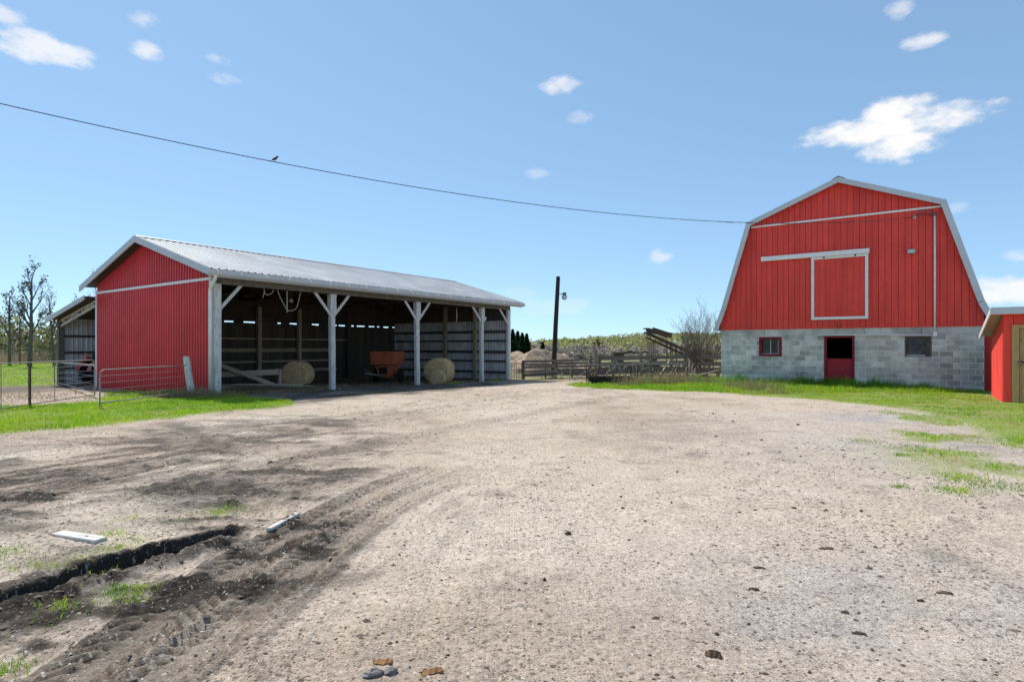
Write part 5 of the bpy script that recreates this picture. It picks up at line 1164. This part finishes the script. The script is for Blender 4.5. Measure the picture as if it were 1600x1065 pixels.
feeder('cattle_feeder', 'long barred cattle feeder standing in pale dry grass', D(994, 25.3)[0], D(1072, 25.3)[0], 25.7, .80, False, -.09, 6)
p = D(1000, 26.9); T = thing('bale_ring', 'bent iron hoop ring lying over the junction of the two feeders', 'bale ring', (p[0], p[1], hz(*p)))
for k, (rr, z, tl) in enumerate(((.55, .86, .25), (.55, .55, .2))): MB().tube([(rr * math.cos(a), rr * .7 * math.sin(a), z + tl * math.cos(a + .6) * .6) for a in [i * math.pi / 12 for i in range(25)]], .022, 6).build('hoop', IRON_GREY, T)
for a in range(0, 360, 45): c, s = math.cos(R(a)), math.sin(R(a)); MB().tube([(.55 * c, .385 * s, -.03), (.55 * c, .385 * s, .86 + .15 * math.cos(R(a) + .6))], .014, 5).build('stay', IRON, T)
def scrap(label, px, d, n, seed, w=1.2, hgt=1.0):
    rnd = random.Random(seed); x, y = D(px, d); T = thing('scrap_boards', label, 'scrap wood', (x, y, hz(x, y)))
    for k in range(n):
        a = rnd.uniform(-w, w); l = rnd.uniform(.5, 1.3); e = R(rnd.choice((8, 20, 40, 65, 80, 100, 120))) + rnd.uniform(-.1, .1); dy = rnd.uniform(-.35, .35); top = min(l * math.sin(e), hgt)
        MB().bar((a, dy, -.04), (a + l * math.cos(e), dy + rnd.uniform(-.1, .2), top), .03, rnd.uniform(.06, .16), (0, 1, 0)).build('board', rnd.choice((WOOD, WOOD_IN, IRON_GREY)), T)
    return T
scrap('tangle of loose boards and pipes piled behind the black tub feeder', 955, 28.6, 16, 2, 1.3, .95)
scrap('loose boards leaning along the plank fence near the lamp pole', 872, 31.2, 9, 5, 1.1, .8)
scrap('broken boards heaped behind the long barred feeder', 1035, 27.8, 14, 7, 1.4, .85)
def build_pole():
    p = D(864, 33.0); g = hz(*p); T = thing('lamp_pole', 'dark leaning wooden pole with a barn lamp on a short arm', 'lamp pole', (p[0], p[1], g)); lx = .30
    H = 1.55 + 109 * 33 / 900 - g; MB().tube([(0, 0, -.5), (lx * .5, 0, H * .5), (lx, 0, H)], [.15, .135, .115], 10).build('pole', POLE, T)
    za = H - 28 * 33 / 900; xa = lx * za / H; A = MB().tube([(xa, -.12, za), (xa + .36, -.12, za + .01)], .022, 6).build('arm', IRON, T)
    MB().lathe([(.05, .17), (.11, .15), (.115, .02), (.09, 0)], (xa + .40, -.12, za - .06), n=14).build('lamp_housing', IRON_GREY, T); MB().lathe([(.04, -.26), (.12, -.22), (.17, -.10), (.15, -.02), (.09, 0)], (xa + .40, -.12, za - .06), n=16).build('lamp_bowl', LAMPGLASS, T, smooth=True)
build_pole()
def heap(name, label, cx, cy, sx, sy, h, seed, n=70):
    xs = np.linspace(-1, 1, n); X, Y = np.meshgrid(xs, xs); r = np.hypot(X, Y); Z = np.clip(1 - r ** 1.6, 0, 1) ** .75
    Z = Z * h * (.72 + .5 * fbm(X * sx + cx, Y * sy + cy, 1.8, 3, seed)) + .17 * fbm(X * sx, Y * sy, .55, 3, seed + 1) * (Z > .03) - .10; x = cx + X * sx; y = cy + Y * sy
    v = np.stack([X.ravel() * sx, Y.ravel() * sy, (Z + hbase(x, y) - hz(cx, cy)).ravel()], -1); i = np.arange(n * n).reshape(n, n); f = np.stack([i[:-1, :-1], i[:-1, 1:], i[1:, 1:], i[1:, :-1]], -1).reshape(-1, 4)
    return tag(link(name, np_mesh(name, v, f, None, MANURE, False), None, (cx, cy, hz(cx, cy))), label, 'heap')
x, y = D(822, 41); heap('manure_heap', 'long tan manure heap behind the plank fence', x, y, 4.6, 2.6, 2.25, 3)
x, y = D(882, 44); heap('manure_heap', 'small tan manure mound on the barn side of the lamp pole', x, y, 2.2, 1.6, 1.75, 8, 46)
def build_conveyor():
    d = 38; X = lambda px: (px - 800) / 900 * d; Z = lambda py: CAM_H - (py - 541) * d / 900; g = hz(X(1050), d); T = thing('bale_elevator', 'dark inclined bale elevator raised above the fence', 'conveyor', (X(1050), d, g)); ox = X(1050)
    P = lambda px, py, dy=0: Vector((X(px) - ox, dy, Z(py) - g))
    for dy in (-.32, .32): MB().bar(P(1008, 519, dy), P(1112, 566, dy), .06, .14).build('side_rail', IRON, T); MB().bar(P(1010, 527, dy), P(1108, 572, dy), .05, .07).build('lower_rail', IRON, T)
    for k in range(15): t = k / 14; a = P(1010, 521).lerp(P(1110, 567), t); MB().bar(a + Vector((0, -.33, 0)), a + Vector((0, .33, 0)), .06, .04).build('slat', IRON_GREY, T)
    for k in range(12):
        t = k / 12; a = P(1010, 520, -.33).lerp(P(1110, 566, -.33), t); b = P(1010, 527, -.33).lerp(P(1108, 572, -.33), t + .06); MB().bar(a, b, .03, .03).build('lattice', IRON, T)
    MB().bar(P(1007, 513), P(1048, 521), .84, .06).build('hood_top', IRON, T); MB().bar(P(1009, 515.5, -.40), P(1047, 525, -.40), .03, .30).build('hood_side', IRON, T); MB().bar(P(1008, 514, -.38), P(1010, 523, -.38), .05, .1).build('hood_stay', IRON, T); MB().bar(P(1021, 515, .38), P(1046, 523, .38), .03, .38).build('hood_side', IRON, T)
    for px, py in ((1045, 536), (1053, 540)):
        for dy in (-.4, .4): MB().bar(P(px, py, dy), Vector((X(px) - ox + (.0 if px < 1050 else .05), dy * 1.4, -.1)), .06, .06).build('leg', IRON, T)
    MB().bar(P(1047, 552, -.44), P(1053, 574, -.5), .035, .035).build('leg_brace', IRON, T)
build_conveyor()
def build_wagon():
    d = 34.5; X = lambda px: (px - 800) / 900 * d; Z = lambda py: CAM_H - (py - 541) * d / 900; ox = X(985); g = hz(ox, d); P = lambda px, py, dy=0: Vector((X(px) - ox, dy, Z(py) - g))
    T = thing('old_implement', 'old dark farm implement with long beam and barred cage behind the fence', 'farm machine', (ox, d, g))
    MB().bar(P(958, 551), P(1012, 550), .08, .09).build('beam', IRON, T); a, b = P(956, 550, -.3), P(973, 570, .3); MB().box(a.x, b.x, -.35, .35, b.z, a.z, .03).build('gear_box', IRON, T); MB().bar(P(960, 556, -.3), P(985, 548, -.3), .06, .12).build('arm', IRON, T)
    a, b = P(1011, 535), P(1025, 560)
    for k in range(6): x = a.x + (b.x - a.x) * k / 5; MB().tube([(x, -.3, b.z), (x, -.3, a.z)], .014, 5).build('cage_bar', IRON, T); MB().tube([(x, .3, b.z), (x, .3, a.z)], .014, 5).build('cage_bar', IRON, T)
    for z in (a.z, (a.z + b.z) / 2 - .1, b.z): MB().box(a.x - .02, b.x + .02, -.32, -.28, z - .02, z + .02).build('cage_rail', IRON, T)
    MB().box(a.x, b.x, -.3, .3, b.z - .12, b.z - .03).build('cage_floor', IRON, T)
    for px in (965, 1018): wheel(T, (X(px) - ox, -.45, .38), .38, .16, 'y', IRON_GREY); wheel(T, (X(px) - ox, .45, .38), .38, .16, 'y', IRON_GREY); MB().bar((X(px) - ox, -.45, .38), (X(px) - ox, .45, .38), .07, .07).build('axle', IRON, T); MB().bar((X(px) - ox, 0, .36), P(px, 553 if px < 1000 else 560), .1, .1).build('strut', IRON, T)
build_wagon()
def build_ramp():
    p = gp(1102, 593); g = hz(*p); T = thing('plank_ramp', 'broken grey plank ramp leaning against the barn corner', 'ramp', (p[0], p[1], g), R(-14))
    for k in range(5): MB().bar((-.95 + .02 * k, -.35 + k * .19, .03 + .02 * (k % 2)), (.62, -.35 + k * .19, .46 - .02 * (k % 3)), .17, .035).build('plank', WOOD, T)
    MB().bar((.55, -.45, .38), (.55, .5, .38), .08, .08).build('cross_bearer', WOOD, T)
    for yy in (-.4, .42): MB().bar((.56, yy, -.05), (.56, yy, .36), .08, .08).build('ramp_leg', WOOD, T)
    MB().bar((.50, -.50, .2), (.68, -.52, .78), .05, .12).build('leaning_board', WOOD, T)
build_ramp()

# ---------------------------------------------------------------- service wire, bird, off-frame pole
def build_wire():
    A = Vector((-8.6, 9, 5.48)); B = BO + E1 * 6.79 + E2 * -.12 + Vector((0, 0, 6.20)); P = lambda t: A + (B - A) * t - Vector((0, 0, .9 * 4 * t * (1 - t)))
    T0 = -.10; T = thing('service_wire', 'black overhead service cable sagging across the yard to the barn', 'cable', (P(T0).x, P(T0).y, hz(P(T0).x, P(T0).y)))
    o = T.location.copy(); pts = [P(T0 + (1 - T0) * i / 60) - o for i in range(61)]; MB().tube(pts, .0075, 6).build('cable', WIRE, T)
    tw = []
    for i in range(140):
        t = .62 + .378 * i / 139; a = i * .55; tw.append(P(t) - o + Vector((math.cos(a) * .012, 0, math.sin(a) * .012 - .004)))
    MB().tube(tw, .006, 5).build('twisted_cable', IRON_GREY, T)
    e = P(T0); q = thing('utility_pole', 'round timber utility pole carrying the service cable', 'utility pole', (e.x, e.y, hz(e.x, e.y))); MB().tube([(-.16, 0, -.5), (-.16, 0, 7.6)], [.15, .11], 12).build('pole', POLE, q); MB().lathe([(.03, -.03), (.05, 0), (.03, .03)], (-.02, 0, e.z - q.location.z), n=10).build('insulator', WHITE_OLD, q)
    # the bird on the wire
    t = min(np.linspace(0, .6, 4000), key=lambda s: abs(800 + 900 * P(s).x / P(s).y - 430)); c = P(t); Bd = thing('bird', 'small dark bird perched on the service cable', 'bird', (c.x, c.y, c.z + .012), R(20))
    MB().tube([(-.075, 0, .03), (-.05, 0, .045), (0, 0, .075), (.03, 0, .10), (.045, 0, .125), (.06, 0, .135), (.078, 0, .132)], [.012, .026, .036, .03, .021, .019, .004], 10).build('body', IRON, Bd, smooth=True); MB().add([(-.07, -.015, .034), (-.07, .015, .034), (-.15, .018, -.02), (-.15, -.018, -.02), (-.07, 0, .026)], [(0, 1, 2, 3), (0, 4, 1), (4, 0, 3), (1, 4, 2), (4, 3, 2)]).build('tail', IRON, Bd); MB().tube([(.078, 0, .132), (.098, 0, .127)], [.006, .001], 6).build('beak', BLACK, Bd)
    Bd.scale = (.75, .75, .75)
    for s in (-1, 1): MB().tube([(0, s * .012, .05), (.004, s * .012, -.002)], .004, 5).build('leg', BLACK, Bd)
build_wire()

# ---------------------------------------------------------------- things lying in the yard
def gz(x, y): return float(gh(np.array([x]), np.array([y]))[0])
def lump(rx, ry, rz_, seed, n=10, rough=.28):
    r = random.Random(seed); vs = []; fs = []; k = 5
    for j in range(k + 1):
        t = j / k; zz = -.25 + 1.25 * t; rr = math.sqrt(max(0, 1 - (zz if zz > 0 else zz * .6) ** 2))
        for i in range(n): a = 2 * math.pi * i / n; q = rr * (1 + r.uniform(-rough, rough)) if j < k else .08; vs.append((q * math.cos(a) * rx, q * math.sin(a) * ry, zz * rz_ * (1 + r.uniform(-.15, .15))))
    for j in range(k):
        for i in range(n): fs.append((j * n + i, j * n + (i + 1) % n, (j + 1) * n + (i + 1) % n, (j + 1) * n + i))
    fs.append(tuple(range(n))[::-1]); fs.append(tuple(k * n + i for i in range(n))); return MB().add(vs, fs)
def clod(px, py, wpx, hpx, label, m=CLOD, seed=1, name='earth_clod', cat='clod', group=None, rot=0):
    x, y = gp(px, py); w = wpx / 900 * y / 2 * .7; return tag(lump(w, w * .75, max(.008, hpx / 900 * y * .55), seed).build(name, m, None, (x, y, gz(x, y)), (0, 0, rot)), label, cat, group)
clod(888, 834, 16, 9, 'dark earth clod, broadest one in the open middle of the yard', seed=11)
clod(851, 906, 9, 9, 'round dark earth clod on pale ground below the broad clod', seed=12)
for k, (px, py, w, h) in enumerate(((970, 775, 7, 4), (973, 793, 7, 5), (1008, 813, 8, 4), (1049, 784, 6, 4), (926, 758, 6, 3), (983, 845, 7, 4), (903, 864, 5, 4), (1190, 688, 7, 3), (1170, 708, 7, 3), (1247, 664, 8, 4), (1119, 682, 7, 3), (1114, 646, 6, 3), (1251, 713, 7, 3), (1318, 713, 5, 4), (1145, 658, 7, 3), (1346, 798, 8, 5), (620, 1004, 7, 5), (700, 1023, 8, 5), (640, 1044, 6, 5), (730, 830, 6, 3), (760, 850, 5, 3), (1265, 1049, 9, 5), (1215, 852, 8, 4), (1240, 792, 12, 4), (1180, 795, 10, 3), (1155, 799, 9, 3), (1170, 974, 9, 5), (1120, 990, 10, 6), (1275, 985, 7, 4), (690, 905, 6, 3))):
    clod(px, py, w, h, 'small dark earth crumb on the yard surface', seed=20 + k, group='dark crumbs on the yard')
def bark(px, py, wpx, ang, label, m, seed, thick=.02, asp=.35):
    x, y = gp(px, py); w = wpx / 900 * y; r = random.Random(seed); T = thing('bark_piece', label, 'bark', (x, y, gz(x, y) + .004), R(ang)); n = 7; vs = []; fs = []
    for i in range(n + 1):
        t = i / n - .5; e = asp * w * (1 - abs(2 * t) ** 3 * .7) * .5; z = thick * (1 - (2 * t) ** 2 * .5)
        j = lambda: r.uniform(-.12, .12) * asp * w
        vs += [(t * w, -e + j(), 0), (t * w, j() * .4, z + r.uniform(0, .3) * thick), (t * w, e + j(), 0), (t * w, 0, -.012)]
    for i in range(n):
        for k in range(4): fs.append((4 * i + k, 4 * i + (k + 1) % 4, 4 * i + 4 + (k + 1) % 4, 4 * i + 4 + k))
    fs += [(3, 2, 1, 0), tuple(4 * n + k for k in range(4))]; MB().add(vs, fs).build('bark_flake', m, T)
    lump(w * .12, w * .07, thick * .8, seed + 50, 7).build('crumb', m, T, (w * .42, -asp * w * .5, 0)); return T
bark(1114, 1024, 24, -12, 'dark brown layered bark slab at the yard edge with crumbs beside it', BARK_BROWN, 3, .022, .45)
bark(598, 1036, 30, 8, 'orange-brown flake of rotten wood beside the grey stone', BARK_TAN, 5, .012, .5)
bark(674, 1051, 34, 24, 'orange-brown split flake of rotten wood lying apart from the stone', BARK_TAN, 6, .014, .4)
for k, (px, py, w, a, lab) in enumerate(((1290, 858, 21, 0, 'straight dark stick fragment level with the broad clod'), (1475, 926, 22, -6, 'dark bark stick on the right-hand gravel'), (1342, 990, 20, -14, 'tilted dark bark stick among grey gravel'), (1438, 938, 11, 0, 'short dark bark chip next to the bark stick'), (1178, 920, 15, -12, 'rounded brown bark chip in the bare yard'), (1186, 888, 17, -8, 'reddish brown bark chip in the bare yard'), (1320, 957, 11, -20, 'tiny splinter of dark bark near grey gravel'))): bark(px, py, w, a, lab, BARK_BROWN, 30 + k, .010, .28)
x, y = gp(582, 1056); T = thing('stone', 'grey flat stone at the bottom of the yard by the rotten wood', 'stone', (x, y, gz(x, y)), R(10)); lump(.055, .035, .028, 71).build('stone_body', IRON_GREY, T); lump(.03, .03, .02, 72).build('stone_chip', IRON_GREY, T, (.085, .01, 0))
# planks lying on the mud
def plank(p, q, w, th, label, name='plank', lift=.0, m=WHITE_OLD, tilt=0):
    a = gp(*p); b = gp(*q); mx, my = (a[0] + b[0]) / 2, (a[1] + b[1]) / 2; L = math.hypot(b[0] - a[0], b[1] - a[1]); z = max(gz(*a), gz(*b), gz(mx, my)); T = thing(name, label, 'plank', (mx, my, z + lift), math.atan2(b[1] - a[1], b[0] - a[0]))
    MB().box(-L / 2, L / 2, -w / 2, w / 2, -.006, th, .004).build('board', m, T, rot=(tilt, 0, 0)); return T, L
PLANK = mat('pale_bleached_plank', (.62, .60, .56), .85, col2=(.42, .40, .36), scale=5, stretch=(1, 6, 6), bump=.3, bscale=30)
T, L = plank((90, 836), (158, 847), .10, .032, 'pale thick plank with a nail hole lying on the mud', lift=-.012, m=PLANK); MB().lathe([(.010, 0), (.010, .002)], (L * .18, 0, .0325), n=10).build('nail_hole', DARK, T)
T, L = plank((420, 832), (465, 807), .05, .022, 'thin pale strip of wood beside the rut end', 'wood_strip', lift=-.022, m=PLANK); MB().box(L * .28, L * .38, -.012, .012, .0222, .024).build('mortise', DARK, T)
#PART6
